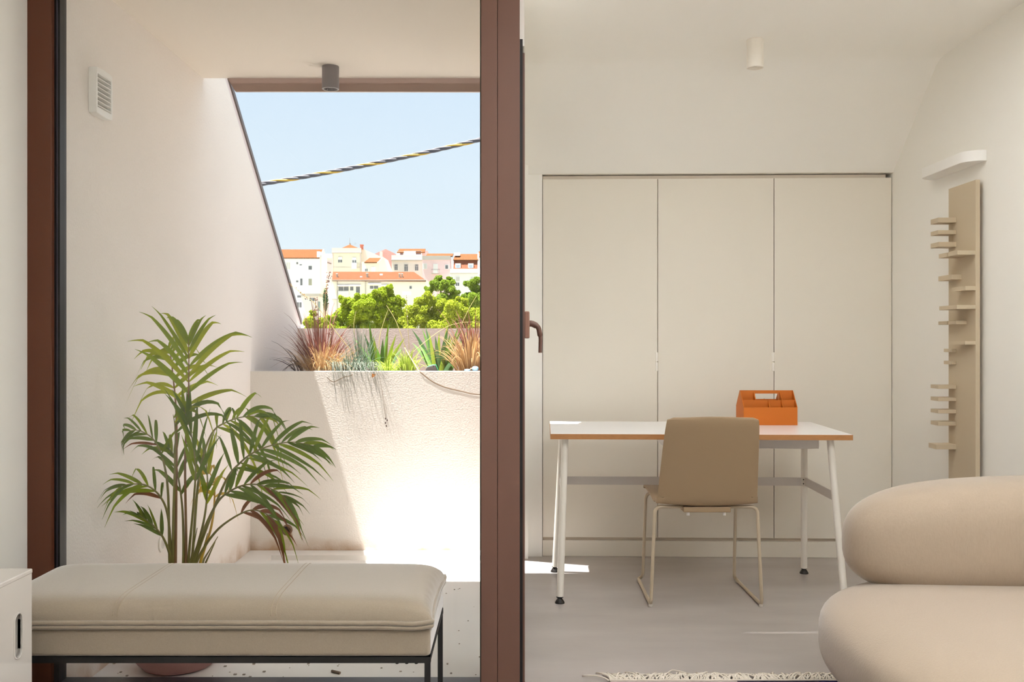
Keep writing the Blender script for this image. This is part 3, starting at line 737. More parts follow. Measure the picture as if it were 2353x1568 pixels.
m_lyel = M('palm_yellow', (206, 172, 66), 0.5, var=(12, 0.2), transl=0.4)
m_stem = M('palm_stem', (122, 116, 56), 0.5, var=(20, 0.25))
m_stemb = M('palm_stem_brown', (128, 92, 54), 0.55, var=(20, 0.2))
def zp(x, y, D): return P(200 + x * 0.3955, 700 + y * 0.3955, D)
RP = random.Random(21)
def frond(path, d1, t0, n, L, sides='lr', a0=50, a1=22, droop=0.25, mats=(0, 0, 1, 2), brown=0.0, tilt=0.35, wid=0.0072, stem=None):
    k = len(path)
    pts = [zp(p[0], p[1], BY - 0.02 + (d1) * (i / (k - 1)) ** 1.3) for i, p in enumerate(path)]
    base = Vector((BX + RP.uniform(-0.05, 0.05), BY + RP.uniform(-0.04, 0.04), ZT + 0.24))
    # the stalk starts in the soil
    pts = [Vector((base.x * 0.5 + pts[0].x * 0.5, base.y, base.z))] + pts
    sp_ = spline(pts, 60)
    rad = [0.0052 * (1 - i / 60) + 0.0010 for i in range(61)]
    fr_ = obj('frond', MB().tube(sp_, rad, 7), stem or m_stem, pm, smooth=60, fix=False)
    view = Vector((0, 1, 0))
    for i in range(n):
        u = t0 + (1 - t0) * (i + 0.5) / n
        for s in (1, -1):
            if (s == 1 and 'r' not in sides) or (s == -1 and 'l' not in sides): continue
            q = min(59, max(1, int((u + RP.uniform(-.012, .012)) * 60))); p0 = sp_[q]
            T = (sp_[q + 1] - sp_[q - 1]).normalized()
            side = T.cross(view).normalized() * s
            w_ = (u - t0) / (1 - t0)
            A = math.radians(a0 + (a1 - a0) * w_ + RP.uniform(-7, 7))
            Lp = L * 0.3955 * BY / F * (0.62 + 0.75 * math.sin(math.pi * min(1, 0.18 + 0.78 * w_)) ** 0.8 - 0.30 * w_) * RP.uniform(0.85, 1.12)
            dr = (T * math.cos(A) + side * math.sin(A) + view * RP.uniform(-tilt, tilt * 0.7) * 0.7).normalized()
            g = Lp * droop * RP.uniform(0.5, 1.5)
            p1 = p0 + dr * Lp * 0.55 + Vector((0, 0, Lp * 0.03)); p2 = p0 + dr * Lp + Vector((0, 0, -g))
            cur = arc(p0, p1, p2, 11)
            for q_ in (9, 10, 11): cur[q_] = cur[q_] - Vector((0, 0, g * 0.10 * (q_ - 8)))
            prof_ = [0.25, 0.7, 0.95, 1.0, 0.97, 0.9, 0.8, 0.66, 0.48, 0.3, 0.16, 0.04]
            wv = wid * RP.uniform(0.8, 1.15) * min(1.1, 0.6 + Lp / 0.3)
            acr = dr.cross(view + Vector((RP.uniform(-.5, .5), 0, RP.uniform(-.6, .6)))).normalized()
            mt = m_lbrown if RP.random() < brown else m_lf[mats[RP.randrange(len(mats))]] if mats != 'y' else m_lyel
            obj('leaflet', MB().ribbon(cur, [wv * q_ for q_ in prof_], acr, 0.35), mt, fr_, smooth=180, fix=False)
frond([(575, 1480), (570, 900), (588, 560), (592, 330), (588, 190)], -0.05, 0.56, 9, 385, droop=0.20, a0=60, a1=14, stem=m_stemb, mats=(0, 0, 2, 2), tilt=0.15, wid=0.0086)
frond([(515, 1480), (520, 800), (517, 600), (500, 420), (485, 290), (470, 240)], 0.18, 0.54, 9, 270, droop=0.5, a0=62, a1=35, stem=m_stemb, mats=(0, 2, 2))
frond([(500, 1470), (512, 900), (514, 780), (510, 700), (500, 640)], -0.08, 0.62, 4, 470, droop=0.55, sides='l', a0=42, a1=30, tilt=0.1)
frond([(610, 1480), (650, 1010), (720, 760), (820, 680), (940, 650), (1040, 665)], 0.12, 0.55, 10, 230, droop=0.75, a0=55, a1=25, mats=(0, 1, 2))
frond([(630, 1480), (790, 1060), (890, 920), (1010, 840), (1180, 800), (1330, 825)], -0.1, 0.42, 12, 270, droop=0.20, a0=58, a1=14, mats=(0, 1, 1))
frond([(620, 1480), (740, 1180), (840, 1080), (960, 1045), (1090, 1080), (1170, 1140)], -0.15, 0.42, 11, 270, droop=0.3, a0=38, a1=16, brown=0.10, mats=(0, 1, 1))
frond([(640, 1490), (740, 1330), (850, 1240), (960, 1195), (1060, 1230), (1130, 1310)], -0.05, 0.55, 6, 200, droop=0.6, a0=32, a1=18, brown=0.75, mats=(0, 1))
frond([(480, 1480), (470, 1080), (440, 900), (390, 790), (310, 735), (240, 735)], 0.1, 0.52, 7, 200, droop=0.35, a0=45, a1=18, brown=0.05, mats=(1, 1, 0), wid=0.0058)
frond([(490, 1490), (470, 1230), (420, 1110), (340, 1050), (250, 1045), (190, 1060)], -0.1, 0.45, 7, 200, droop=0.4, a0=42, a1=16, brown=0.15, mats=(0, 1), wid=0.0064)
frond([(490, 1500), (450, 1370), (390, 1290), (330, 1245), (300, 1220)], -0.15, 0.40, 6, 190, droop=0.1, a0=24, a1=10, mats=(0, 1, 1), wid=0.006)
frond([(560, 1490), (555, 1200), (530, 1000), (505, 880), (470, 830)], 0.05, 0.45, 6, 230, droop=0.35, a0=35, a1=18, mats=(1, 1, 0))
frond([(590, 1490), (620, 1150), (630, 930), (600, 730), (560, 600)], -0.12, 0.46, 6, 290, droop=0.05, a0=22, a1=12, mats=(1, 1, 0))
frond([(660, 1500), (720, 1300), (740, 1150), (735, 1030), (690, 955), (640, 985)], 0.2, 0.5, 5, 160, droop=0.8, a0=50, a1=30, mats='y', stem=m_lyel)
frond([(620, 1490), (680, 1250), (700, 1060), (690, 920), (670, 880)], 0.1, 0.45, 6, 250, droop=0.15, a0=28, a1=14, mats=(0, 1, 2))
sh_ = [((680, 1480), (760, 1350), 0.1), ((690, 1500), (745, 1380), 0.0), ((655, 1500), (700, 1330), 0.05), ((600, 1500), (640, 1300), -0.1)]
for a, b, d in sh_:
    q0 = zp(a[0], a[1], BY); q1 = zp(b[0], b[1], BY + d)
    obj('stalk', MB().tube([Vector((q0.x * .6 + BX * .4, BY, ZT + .24)), q0, q1], [0.005, 0.004, 0.0015], 6), m_stem, pm, smooth=60)

# ------------------------------------------------------------------ planter plants
RG = random.Random(5)
def tuft(mb, c, n, h, spread, lean=(0, 0), w=0.0035, droop=0.4, jitter=0.3, k=6):
    for i in range(n):
        a = RG.uniform(0, 2 * math.pi); r = RG.random() ** 0.6
        b = c + Vector((math.cos(a) * r * spread[0] * 0.45, math.sin(a) * r * spread[1] * 0.45, 0))
        hh = h * RG.uniform(1 - jitter, 1 + jitter * 0.5)
        out = Vector((math.cos(a) * r * spread[0] + lean[0] * RG.random(), math.sin(a) * r * spread[1] + lean[1] * RG.random(), 0)) * RG.uniform(0.5, 1.5)
        p1 = b + out * 0.35 + Vector((0, 0, hh * 0.75)); p2 = b + out + Vector((0, 0, hh * (1 - droop * RG.random() * r * 1.6)))
        ww = w * RG.uniform(0.6, 1.2)
        cur = arc(b, p1, p2, k)
        mb.ribbon(cur, [ww * (1 - (j / k) ** 2) + 0.0004 for j in range(k + 1)], Vector((math.cos(a + 1.2), math.sin(a + 1.2) * 0.4, 0.1)))
def plant(name, label, cat, c, parts, group=None):
    t = thing(name, label, cat, c, group)
    for pn, mb, mt in parts:
        o = obj(pn, mb, mt, t, smooth=180, fix=False); o['kind'] = 'stuff'
    return t
m_gred = M('grass_red', (138, 84, 72), 0.7, var=(30, 0.4), transl=0.3)
m_gtan = M('grass_tan', (184, 146, 98), 0.8, var=(30, 0.3), transl=0.3)
m_gblue = M('grass_blue', (104, 122, 102), 0.7, var=(30, 0.25), transl=0.3)
m_ggreen = M('grass_green', (164, 182, 70), 0.7, var=(20, 0.3), transl=0.4)
m_gdark = M('grass_dark', (70, 48, 44), 0.7, var=(30, 0.3))
SZ = 0.935
c = Vector((X(738, 5.85), 5.85, SZ))
a, b, d = MB(), MB(), MB()
tuft(a, c, 270, 0.28, (0.17, 0.14), w=0.0020, droop=0.25); tuft(a, c, 26, 0.46, (0.16, 0.10), w=0.003, droop=0.1)
tuft(b, c + Vector((0.03, -0.14, 0)), 260, 0.21, (0.20, 0.16), w=0.0020, droop=0.9)
tuft(d, c + Vector((-0.10, -0.1, 0)), 16, 0.20, (0.10, 0.06), lean=(-0.26, -0.02), w=0.0028, droop=0.9)
plant('fountain_grass', 'reddish purple fountain grass clump in the left corner of the planter', 'grass', c, [('red_blades', a, m_gred), ('dry_blades', b, m_gtan), ('dark_blades', d, m_gdark)])
c = Vector((X(1092, 5.8), 5.8, SZ)); a, b = MB(), MB()
tuft(a, c, 120, 0.38, (0.16, 0.14), w=0.0028, droop=0.25); tuft(b, c + Vector((-0.02, -0.12, 0)), 240, 0.28, (0.18, 0.14), w=0.0028, droop=0.5)
plant('fountain_grass', 'tan and reddish dry grass clump beside the post', 'grass', c, [('red_blades', a, m_gred), ('dry_blades', b, m_gtan)])
c = Vector((X(806, 5.66), 5.64, SZ)); a, b = MB(), MB()
tuft(a, c, 150, 0.16, (0.16, 0.10), w=0.0020, droop=0.8); tuft(a, c + Vector((0.05, 0.08, 0)), 60, 0.28, (0.10, 0.06), w=0.0018, droop=0.1)
for i in range(44):                                     # blades spilling over the wall
    x0 = c.x + RG.uniform(-0.10, 0.16); dx = RG.uniform(0.0, 0.16); ln = RG.uniform(0.02, 0.36) * RG.random() ** 0.4
    pts = spline([(x0, 5.56, SZ), (x0 + dx * .3, 5.50, SZ + 0.09), (x0 + dx * .6, 5.408, ZP + 0.012), (x0 + dx * .8, 5.402, ZP - ln * .5), (x0 + dx, 5.404, ZP - ln)], 10)
    b.ribbon(pts, [0.0010 * (1 - j / 11) + 0.0003 for j in range(11)], Vector((1, 0, 0.1)))
plant('blue_fescue', 'pale blue-green grass tuft spilling over the planter wall', 'grass', c, [('blades', a, m_gblue), ('hanging_blades', b, M('grass_straw', (84, 88, 74), 0.8))])
for px_, w_, h_, lab in ((935, 0.10, 0.17, 'yellow-green grass tuft between the two sword-leaved plants'), (893, 0.08, 0.11, 'low yellow-green grass tuft at the foot of the left sword-leaved plant')):
    c = Vector((X(px_, 5.65), 5.65, SZ)); a = MB(); tuft(a, c, 110, h_, (w_, 0.08), w=0.0026, droop=0.6)
    plant('grass_tuft', lab, 'grass', c, [('blades', a, m_ggreen)])
m_sword = [M('sword_green', (96, 134, 44), 0.5, var=(8, 0.25), transl=0.35), M('sword_light', (150, 172, 44), 0.5, var=(8, 0.2), transl=0.4), M('sword_dark', (74, 108, 60), 0.5, var=(8, 0.2), transl=0.3)]
def swords(label, pxb, D, tips, w):
    c = Vector((X(pxb, D), D, SZ)); t = thing('sword_plant', label, 'plant', c)
    for i, (tx, ty, *o_) in enumerate(tips):
        Dt = D + RG.uniform(-0.10, 0.14)
        b = Vector((X(pxb + (tx - pxb) * 0.22 + RG.uniform(-6, 6), D), D + RG.uniform(-.04, .06), SZ)); e = P(tx, ty, Dt)
        mid = b * 0.5 + e * 0.5 + Vector((-(e.x - b.x) * 0.10, 0, 0.02))
        cur = arc(b, mid, e, 8); ww = w * RG.uniform(0.75, 1.1) * (o_[0] if o_ else 1)
        obj('leaf', MB().ribbon(cur, [ww * q for q in (0.7, 0.9, 1.0, 0.98, 0.9, 0.76, 0.56, 0.3, 0.03)], Vector((1, RG.uniform(-.5, .5), (b.x - e.x) * 0.8)), 0.15), m_sword[RG.choice((0, 0, 1, 2))], t, smooth=180, fix=False)
swords('bright green sword-leaved plant left of the yellow-green tuft', 872, 5.85, [(848, 738), (892, 746), (896, 741, .6), (836, 766), (812, 776), (911, 768), (931, 776), (926, 800), (818, 802), (858, 772), (905, 800), (880, 778), (842, 800), (866, 800), (900, 820), (830, 812)], 0.015)
swords('taller sword-leaved plant nearest the dry grass beside the post', 1010, 5.85, [(946, 757), (970, 756), (977, 749), (985, 761), (1000, 772), (1009, 764), (1031, 738, 1.2), (1030, 752), (1056, 745, .8), (1085, 745), (1062, 757), (947, 788), (960, 786), (1078, 760, .7), (1040, 772), (1020, 780), (990, 790), (1070, 800), (1034, 768)], 0.0155)
m_stalk = M('flower_stalk', (176, 162, 96), 0.8)
def stalk(label, pts, D, r=0.0022, heads=0, mt=None, hm=None):
    p = [P(x, y, D + 0.02 * i) for i, (x, y) in enumerate(pts)]
    t = thing('flower_stalk', label, 'stalk', p[0])
    st = obj('stem', MB().tube(spline(p, 18), [r * (1 - 0.5 * i / 18) for i in range(19)], 6), mt or m_stalk, t, smooth=60)
    if heads:
        hb_ = MB(); e = p[-1]; d_ = (p[-1] - p[-2]).normalized()
        for i in range(heads):
            q = e - d_ * RG.uniform(0, 0.16) + Vector((RG.gauss(0, .006), RG.gauss(0, .006), RG.gauss(0, .004)))
            hb_.lathe([(0.0005, -0.004), (0.0028, 0), (0.0005, 0.005)], q, 5)
        o = obj('seed_head', hb_, hm or m_gred, t, fix=False); o['kind'] = 'stuff'
stalk('long thin stalk arching to the left over the red grass', [(835, 856), (815, 818), (770, 760), (725, 700), (690, 672), (664, 652)], 5.75, heads=18, hm=m_gtan)
stalk('red spike rising straight above the red grass', [(742, 850), (732, 770), (727, 720), (724, 686)], 5.85, 0.0024, 60)
stalk('red spike leaning right above the red grass', [(750, 850), (760, 780), (767, 740), (775, 716)], 5.8, 0.0024, 60)
stalk('tall red spike reaching up against the far houses', [(742, 850), (744, 760), (748, 680), (757, 624)], 6.0, 0.0016, 60)
stalk('straw coloured stalk behind the left sword-leaved plant', [(870, 852), (872, 780), (882, 740), (892, 712)], 6.1, 0.0026)
stalk('straw coloured stalk leaning left above the parapet', [(945, 850), (925, 780), (908, 735), (888, 702)], 6.1, 0.0030)
stalk('upright pale green stalk with white flower speck', [(942, 850), (939, 780), (935, 720), (933, 678)], 6.2, 0.0020, 8, hm=m_white)
stalk('pale stalk left of the sword-leaved plants', [(824, 852), (818, 800), (813, 750), (818, 715)], 6.1, 0.0024)
stalk('long stalk leaning right across the tall sword leaves', [(908, 852), (960, 800), (1020, 755), (1060, 742), (1103, 740)], 5.7, 0.0020)
stalk('slim straw stalk leaning right before the trees', [(1020, 850), (1050, 770), (1075, 715), (1095, 680)], 6.0, 0.0022)
def flat(mb, y=5.4142, k=0.12):
    """presses what hangs on the planter wall flat against it"""
    for v in mb.v:
        if v.y < 5.415: v.y = y + (v.y - 5.398) * k
    return mb
m_strand = M('brown_strand', (142, 120, 98), 0.85)
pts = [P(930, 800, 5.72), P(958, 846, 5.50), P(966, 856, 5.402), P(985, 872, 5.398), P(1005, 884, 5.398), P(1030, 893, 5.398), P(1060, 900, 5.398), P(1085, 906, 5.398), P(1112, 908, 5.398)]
o = obj('brown_strand', flat(MB().tube(spline(pts, 40), [0.0036] * 30 + [0.003] * 11, 8)), m_strand, smooth=60); tag(o, 'long curved brown strand hanging flat on the sunlit planter wall', 'twig')  # flat brown strand curving across the wall face
pts = [P(808, 862, 5.400), P(790, 867, 5.398), P(765, 878, 5.398), P(750, 868, 5.398)]
o = obj('brown_strand', flat(MB().tube(spline([P(812, 846, 5.52)] + pts, 20), 0.0022, 6)), m_strand, smooth=60); tag(o, 'short forked dry twig on the wall below the red grass', 'twig')
o = obj('hanging_seed_stem', MB().tube(spline([P(866, 846, 5.52), P(870, 858, 5.41), P(880, 910, 5.4125), P(886, 962, 5.4135)], 16), 0.0009, 5), m_strand, smooth=60); tag(o, 'thin hanging stem ending in dark seeds on the planter wall', 'stem')
for dx, dy in ((-1, 963), (3, 967), (-1, 973), (1, 980)):
    obj('seed', flat(MB().lathe([(0.001, -0.006), (0.0042, 0), (0.001, 0.007)], P(886 + dx, dy, 5.398), 8)), m_gdark, o)
o = obj('dry_leaf', flat(MB().ribbon([P(854, 868, 5.403), P(857, 863, 5.395), P(862, 861, 5.403)], [0.004, 0.011, 0.003], Vector((0.3, 0.2, 1)), 0.4), 5.4135, 0.1), M('leaf_orange', (214, 134, 56), 0.7), smooth=180); tag(o, 'small orange dry leaf caught on the planter wall edge', 'leaf')
# things lying among the plants
t = thing('garden_tray', 'grey plastic tray with a green rim half hidden under the sword leaves', 'tray', P(992, 853, 5.56))
q = [(976, 856), (980, 845), (994, 840), (1001, 839), (1009, 857)]
obj('tray', MB().prism([(X(a, 5.56), Z(b, 5.56)) for a, b in q], 'y', 5.555, 5.60), M('tray_grey', (112, 106, 106), 0.5), t, bevel=0.002)
obj('rim', MB().tube([P(a, b, 5.552) for a, b in [(982, 843.5), (994, 839), (1001, 838), (1009, 857)]], 0.0028, 8), M('rim_green', (52, 150, 96), 0.4), t, smooth=60, label='bright green rim')
obj('hole', MB().lathe([(0.004, -0.001), (0.004, 0)], P(996, 842.5, 5.5545), 12, 'y'), m_black, t)
t = thing('garden_glove', 'light blue glove lying on the planter edge by the post', 'glove', P(1083, 853, 5.52))
m_blue = M('glove_blue', (134, 186, 222), 0.7, bump=(60, 0.3))
obj('cuff', MB().add(*superell((X(1092, 5.53), 5.53, Z(847.5, 5.53)), (0.019, 0.03, 0.014), 2.4, 2.4, 16, 10)), m_blue, t, smooth=180)
obj('fingers', MB().add(*superell((X(1074, 5.53), 5.53, Z(851, 5.53)), (0.018, 0.03, 0.007), 2.2, 2.2, 16, 10)), m_blue, t, smooth=180)
o = obj('pebble', MB().add(*superell((X(1083, 5.53), 5.53, Z(849, 5.53)), (0.008, 0.01, 0.009), 2.1, 2.1, 12, 8)), M('pebble_brown', (150, 120, 92), 0.9), smooth=180); tag(o, 'small brown pebble beside the blue glove', 'pebble')

# ------------------------------------------------------------------ twisted cable
ct = thing('overhead_cable', 'twisted black and yellow cable crossing the sky above the terrace', 'cable', P(850, 370, 12))
def cab(u):
    px_ = 300 + 1100 * u; D = 12.0
    v_ = (px_ - 600) / 503.0
    return P(px_, 423 - 102 * v_ - 9 * 4 * v_ * (1 - v_) * -0.6, D)
for k in range(4):
    pts = []
    for i in range(241):
        u = i / 240; ph = u * 2 * math.pi * 11 + k * math.pi / 2
        pts.append(cab(u) + Vector((0, 0.016 * math.cos(ph), 0.016 * math.sin(ph))))
    obj('strand', MB().tube(pts, 0.0135, 7), M('cable_yellow', (206, 160, 52), 0.6, var=(6, 0.2)) if k == 0 else M('cable_black', (84, 80, 86), 0.6, var=(8, 0.3)), ct, smooth=60, label='yellow strand' if k == 0 else 'dark grey strand')

# ------------------------------------------------------------------ far town
GZ = -6.0
o = struct('ground', MB().box(-420, 420, 20, 700, GZ - 1, GZ), M('far_ground', (150, 144, 130), 0.95), 'ground between the terrace and the houses')
DT = 250.0
def hx(mb, a, b, c, d, D, dep): return mb.box(X(a, D), X(b, D), D, D + dep, Z(d, D), Z(c, D))
def fm(name, rgb): return M(name, rgb, 0.9, spec=0.1, var=(0.25, 0.05))
m_tile = M('roof_tile', (112, 70, 40), 0.9, spec=0.1, var=(0.6, 0.15), tile=('X', 1.6))
m_pane = M('far_pane', (104, 108, 110), 0.3)
m_fwin = M('far_window_white', (236, 236, 232), 0.6)
m_shut = M('far_shutter', (206, 206, 196), 0.7)
m_fgrey = M('far_grey_stone', (178, 172, 160), 0.9, var=(0.3, 0.15))
def win(root, a, b, c, d, D, mt=None, frame=1.0, mull=True):
    f = obj('window', hx(MB(), a - frame, b + frame, c - frame, d + frame * 0.6, D - 0.10, 0.16), m_fwin, root)
    if mull and b - a > 4:
        m_ = (a + b) / 2
        obj('pane', hx(MB(), a, m_ - .5, c, d, D - 0.13, 0.1), mt or m_pane, f); obj('pane', hx(MB(), m_ + .5, b, c, d, D - 0.13, 0.1), mt or m_pane, f)
    else: obj('pane', hx(MB(), a, b, c, d, D - 0.13, 0.1), mt or m_pane, f)
def roof(root, eave, ridge, D, dep, th=0.25, mt=None, name='roof'):
    """eave (px0,px1,py), ridge (px0,px1,py)"""
    e0, e1 = P(eave[0], eave[2], D - 0.5), P(eave[1], eave[2], D - 0.5); r0, r1 = P(ridge[0], ridge[2], D + dep), P(ridge[1], ridge[2], D + dep)
    dz = Vector((0, 0, -th))
    return obj(name, MB().hexa([e0 + dz, e1 + dz, r1 + dz, r0 + dz, e0, e1, r1, r0]), mt or m_tile, root)
def house(label, px, D): return thing('house', label, 'house', (X(px, D), D, GZ))
def down(mb, a, b, c, D, dep): return mb.box(X(a, D), X(b, D), D, D + dep, GZ, Z(c, D))

D = DT                                                       # white house at the left
h = house('white house with orange roof, leftmost beside the slanted wall edge', 690, D)
obj('wall', down(MB(), 610, 735.5, 591, D, 8), fm('far_white', (236, 238, 234)), h)
w_ = MB(); w_.prism([(D, GZ), (D + 8, GZ), (D + 8, Z(597, D + 8)), (D + 3.6, Z(573, D + 3.6)), (D, Z(591, D))], 'x', X(735.5, D), X(736.5, D) + 0.2)
obj('gable_wall', w_, fm('far_cream', (234, 226, 208)), h)
roof(h, (600, 734, 592.5), (600, 741.5, 573.5), D, 4)
obj('chimney', hx(MB(), 728, 735, 578, 592, D - 0.3, 2), _M["far_white"], h)
obj('eave_band', hx(MB(), 610, 733, 592, 594.5, D - 0.3, 0.5), m_fgrey, h)
for a, b, c, d in ((681, 685, 603, 607.5), (688.5, 693.5, 608, 610), (709, 716.5, 611.5, 620), (690, 695, 640.5, 656), (680.5, 685.5, 645, 649), (683, 692, 679, 684)): win(h, a, b, c, d, D, frame=0.5, mull=False)
win(h, 658, 666.5, 604, 619, D, m_shut); win(h, 709, 716.5, 641, 656, D, M('far_olive_pane', (150, 152, 132), 0.6), 0.7, False); win(h, 682, 693, 695, 707, D, None, 0.6)
D = DT - 8
h = house('low pinkish annex in front of the white house', 713, D)
obj('wall', down(MB(), 693, 733, 681, D, 7), fm('far_pinkwhite', (234, 222, 214)), h)
obj('roof', hx(MB(), 691, 734, 675, 681, D - 0.4, 7.6), m_fgrey, h)
win(h, 711, 723, 685, 692, D, None, 0.6); win(h, 701, 703.5, 686.5, 689, D, None, 0.4, False)
obj('downpipe', hx(MB(), 731, 735, 693, 715, D - 0.6, 0.5), M('far_green_grey', (120, 138, 132), 0.7), h)
D = DT + 32                                                  # slice between the two houses
h = house('pale pink house receding behind the gap', 748, D)
obj('wall', down(MB(), 738, 766, 590, D, 10), fm('far_palepink', (238, 224, 216)), h)
roof(h, (744, 768, 592), (744, 768, 584), D, 5, mt=_M["far_palepink"])
obj('string_course', MB().hexa([P(749, 603, D - .2), P(761, 607, D - .2), P(761, 607, D), P(749, 603, D), P(749, 602, D - .2), P(761, 606, D - .2), P(761, 606, D), P(749, 602, D)]), m_tile, h)

D = DT                                                       # cream house
h = house('cream house with flat parapet, pyramid roof and two shuttered windows', 796, D)
cream = _M["far_cream"]
obj('wall', down(MB(), 763.5, 829.5, 571, D, 14), fm('far_cream2', (234, 228, 206)), h)
obj('parapet', hx(MB(), 762.5, 830, 570, 581, D - 0.25, 0.6), fm('far_mauve', (216, 202, 194)), h)
obj('cornice', hx(MB(), 762, 830.5, 580.3, 582, D - 0.5, 0.8), m_fgrey, h)
for a in (763, 827): obj('pilaster', hx(MB(), a, a + 2.3, 582, 760, D - 0.2, 0.4), _M["far_mauve"], h)
obj('string_course', hx(MB(), 765, 827, 614.2, 615.2, D - 0.15, 0.3), _M["far_mauve"], h)
for a, b, c, d in ((777, 786, 597, 603.5), (809.5, 818.5, 598, 604)): 
    win(h, a, b, c, d, D, None, 0.7); obj('shutter', hx(MB(), a, b, c - 6, c, D - 0.25, 0.2), m_fwin, h)
obj('balcony_panel', hx(MB(), 808, 819, 604, 618, D - 0.8, 0.9), m_fwin, h)
pk = P(804, 562, D + 9)
bs = [P(783, 571, D + 3), P(825, 571, D + 3), P(825, 571, D + 15), P(783, 571, D + 15)]
obj('roof', MB().add(bs + [pk], [(0, 1, 4), (1, 2, 4), (2, 3, 4), (3, 0, 4), (3, 2, 1, 0)]), m_tile, h)
obj('finial', hx(MB(), 802.6, 805.4, 559, 563, D + 9, 0.6), m_fgrey, h)
obj('antenna', hx(MB(), 803.3, 803.8, 547, 560, D + 9, 0.06).box(X(800.5, D), X(806, D), D + 9, D + 9.05, Z(553.4, D), Z(553, D)).box(X(801.5, D), X(805.5, D), D + 9, D + 9.05, Z(551, D), Z(550.6, D)), M('far_metal', (150, 146, 146), 0.5), h)
ck = obj('chimney', hx(MB(), 827.5, 833.5, 563, 573, D, 1.2), fm('far_brick', (196, 120, 98)), h)
obj('chimney_cap', hx(MB(), 826.7, 834.3, 562, 564, D - 0.1, 1.4), _M["far_brick"], ck)
obj('side_wall', MB().add([P(829.5, 760, D + 1), P(880, 760, D + 1), P(880, 592, D + 1), P(834, 572, D + 1), P(829.5, 572, D + 1), P(829.5, 760, D + 4), P(880, 760, D + 4), P(880, 592, D + 4), P(834, 572, D + 4), P(829.5, 572, D + 4)],
    [(0, 1, 2, 3, 4), (9, 8, 7, 6, 5), (0, 5, 6, 1), (1, 6, 7, 2), (2, 7, 8, 3), (3, 8, 9, 4), (4, 9, 5, 0)]), fm('far_blush', (238, 224, 208)), h)
D = DT - 12
h = house('small cream house with a little orange roof right of the cream house', 852, D)
obj('wall', down(MB(), 831.5, 868, 602, D, 9), _M["far_cream2"], h)
roof(h, (837, 866, 602.5), (849, 876, 593), D, 8)
obj('gable_wall', MB().prism([(X(868, D), GZ), (X(895, D), GZ), (X(895, D), Z(625, D)), (X(882, D), Z(592, D)), (X(877, D), Z(591, D)), (X(868, D), Z(602, D))], 'y', D + 0.2, D + 8), _M["far_blush"], h)
obj('coping', MB().hexa([P(866, 604, D - .3), P(868.5, 604, D - .3), P(868.5, 604, D), P(866, 604, D), P(879, 590.5, D - .3), P(882, 590.5, D - .3), P(882, 590.5, D + 8), P(879, 590.5, D + 8)]), m_fwin, h)
win(h, 838.5, 844.5, 618, 624, D, None, 0.7); win(h, 854, 862, 614, 624, D, m_fwin, 0.7, False)
D = DT + 25
h = house('dusty pink gabled house behind the small cream house', 886, D)
pkw = fm('far_pink', (214, 164, 154))
obj('wall', MB().prism([(X(862, D), GZ), (X(906, D), GZ), (X(906, D), Z(582, D)), (X(886, D), Z(572.5, D)), (X(862, D), Z(583, D))], 'y', D, D + 14), pkw, h)
obj('chimney', hx(MB(), 872.5, 878, 578, 592, D - 2, 1.5), _M["far_blush"], h)

D = DT - 26                                                  # long low building with the big roof
h = house('long low building with a wide orange roof behind the trees', 868, D)
obj('wall', down(MB(), 762.5, 978, 642.5, D, 12), fm('far_greenish', (232, 230, 212)), h)
e = [P(763, 643.5, D - .6), P(979, 644.5, D - .6), P(951, 625, D + 9), P(765, 624.5, D + 9)]
dz = Vector((0, 0, -0.3))
obj('roof', MB().hexa([p + dz for p in e] + e), M('roof_tile_low', (112, 68, 44), 0.9, spec=0.1, var=(0.5, 0.12), tile=('X', 1.6)), h)
obj('eave_gutter', hx(MB(), 762.5, 978, 643.3, 645, D - 0.7, 0.3), m_fgrey, h)
for a, b, c, d in ((772.5, 775.5, 630, 640.5), (841.5, 845.5, 629, 641), (916.5, 919, 630, 641), (922.5, 925, 630, 641)):
    f = obj('vent_pipe', hx(MB(), a, b, c, d, D + 2.5, 0.5), m_fgrey, h); obj('vent_cap', hx(MB(), a - .8, b + .8, c - 1.6, c, D + 2.4, 0.7), m_fwin, f)
obj('skylight', MB().hexa([P(827, 638.3, D + 2.2), P(832.5, 638.3, D + 2.2), P(832.5, 635.5, D + 3.6), P(827, 635.5, D + 3.6), P(827, 637.6, D + 2.2), P(832.5, 637.6, D + 2.2), P(832.5, 634.8, D + 3.6), P(827, 634.8, D + 3.6)]), m_pane, h)
obj('skylight', MB().hexa([P(873, 633.3, D + 4.6), P(879, 633.3, D + 4.6), P(879, 630.5, D + 6), P(873, 630.5, D + 6), P(873, 632.4, D + 4.6), P(879, 632.4, D + 4.6), P(879, 629.6, D + 6), P(873, 629.6, D + 6)]), m_fwin, h)
m_awn = M('far_awning', (240, 234, 230), 0.7)
for a, b, c in ((776, 801, 654), (801, 829, 653.5), (846, 875, 650), (876, 894, 653.5)):
    obj('awning', MB().hexa([P(a, c + 4, D - 1.2), P(b, c + 4, D - 1.2), P(b, c + 1, D), P(a, c + 1, D), P(a, c + 3, D - 1.2), P(b, c + 3, D - 1.2), P(b, c, D), P(a, c, D)]), m_awn, h)
for a, b, c, d in ((778, 789, 659, 668), (790, 801, 659, 668), (804.5, 812, 659, 668), (818, 827, 659, 674), (850, 858, 657, 664), (859, 869, 657, 664), (941, 946, 658, 664)): win(h, a, b, c, d, D, None, 0.5, False)
obj('balcony_panel', hx(MB(), 777, 801, 669.5, 679, D - 0.4, 0.4), M('far_balcony', (216, 220, 218), 0.7), h)
for a in (774, 839): obj('downpipe', hx(MB(), a, a + 1.3, 645, 720, D - 0.25, 0.2), m_fgrey, h)
obj('lower_band', hx(MB(), 763, 776, 687, 688.5, D - 0.3, 0.3), m_fgrey, h)
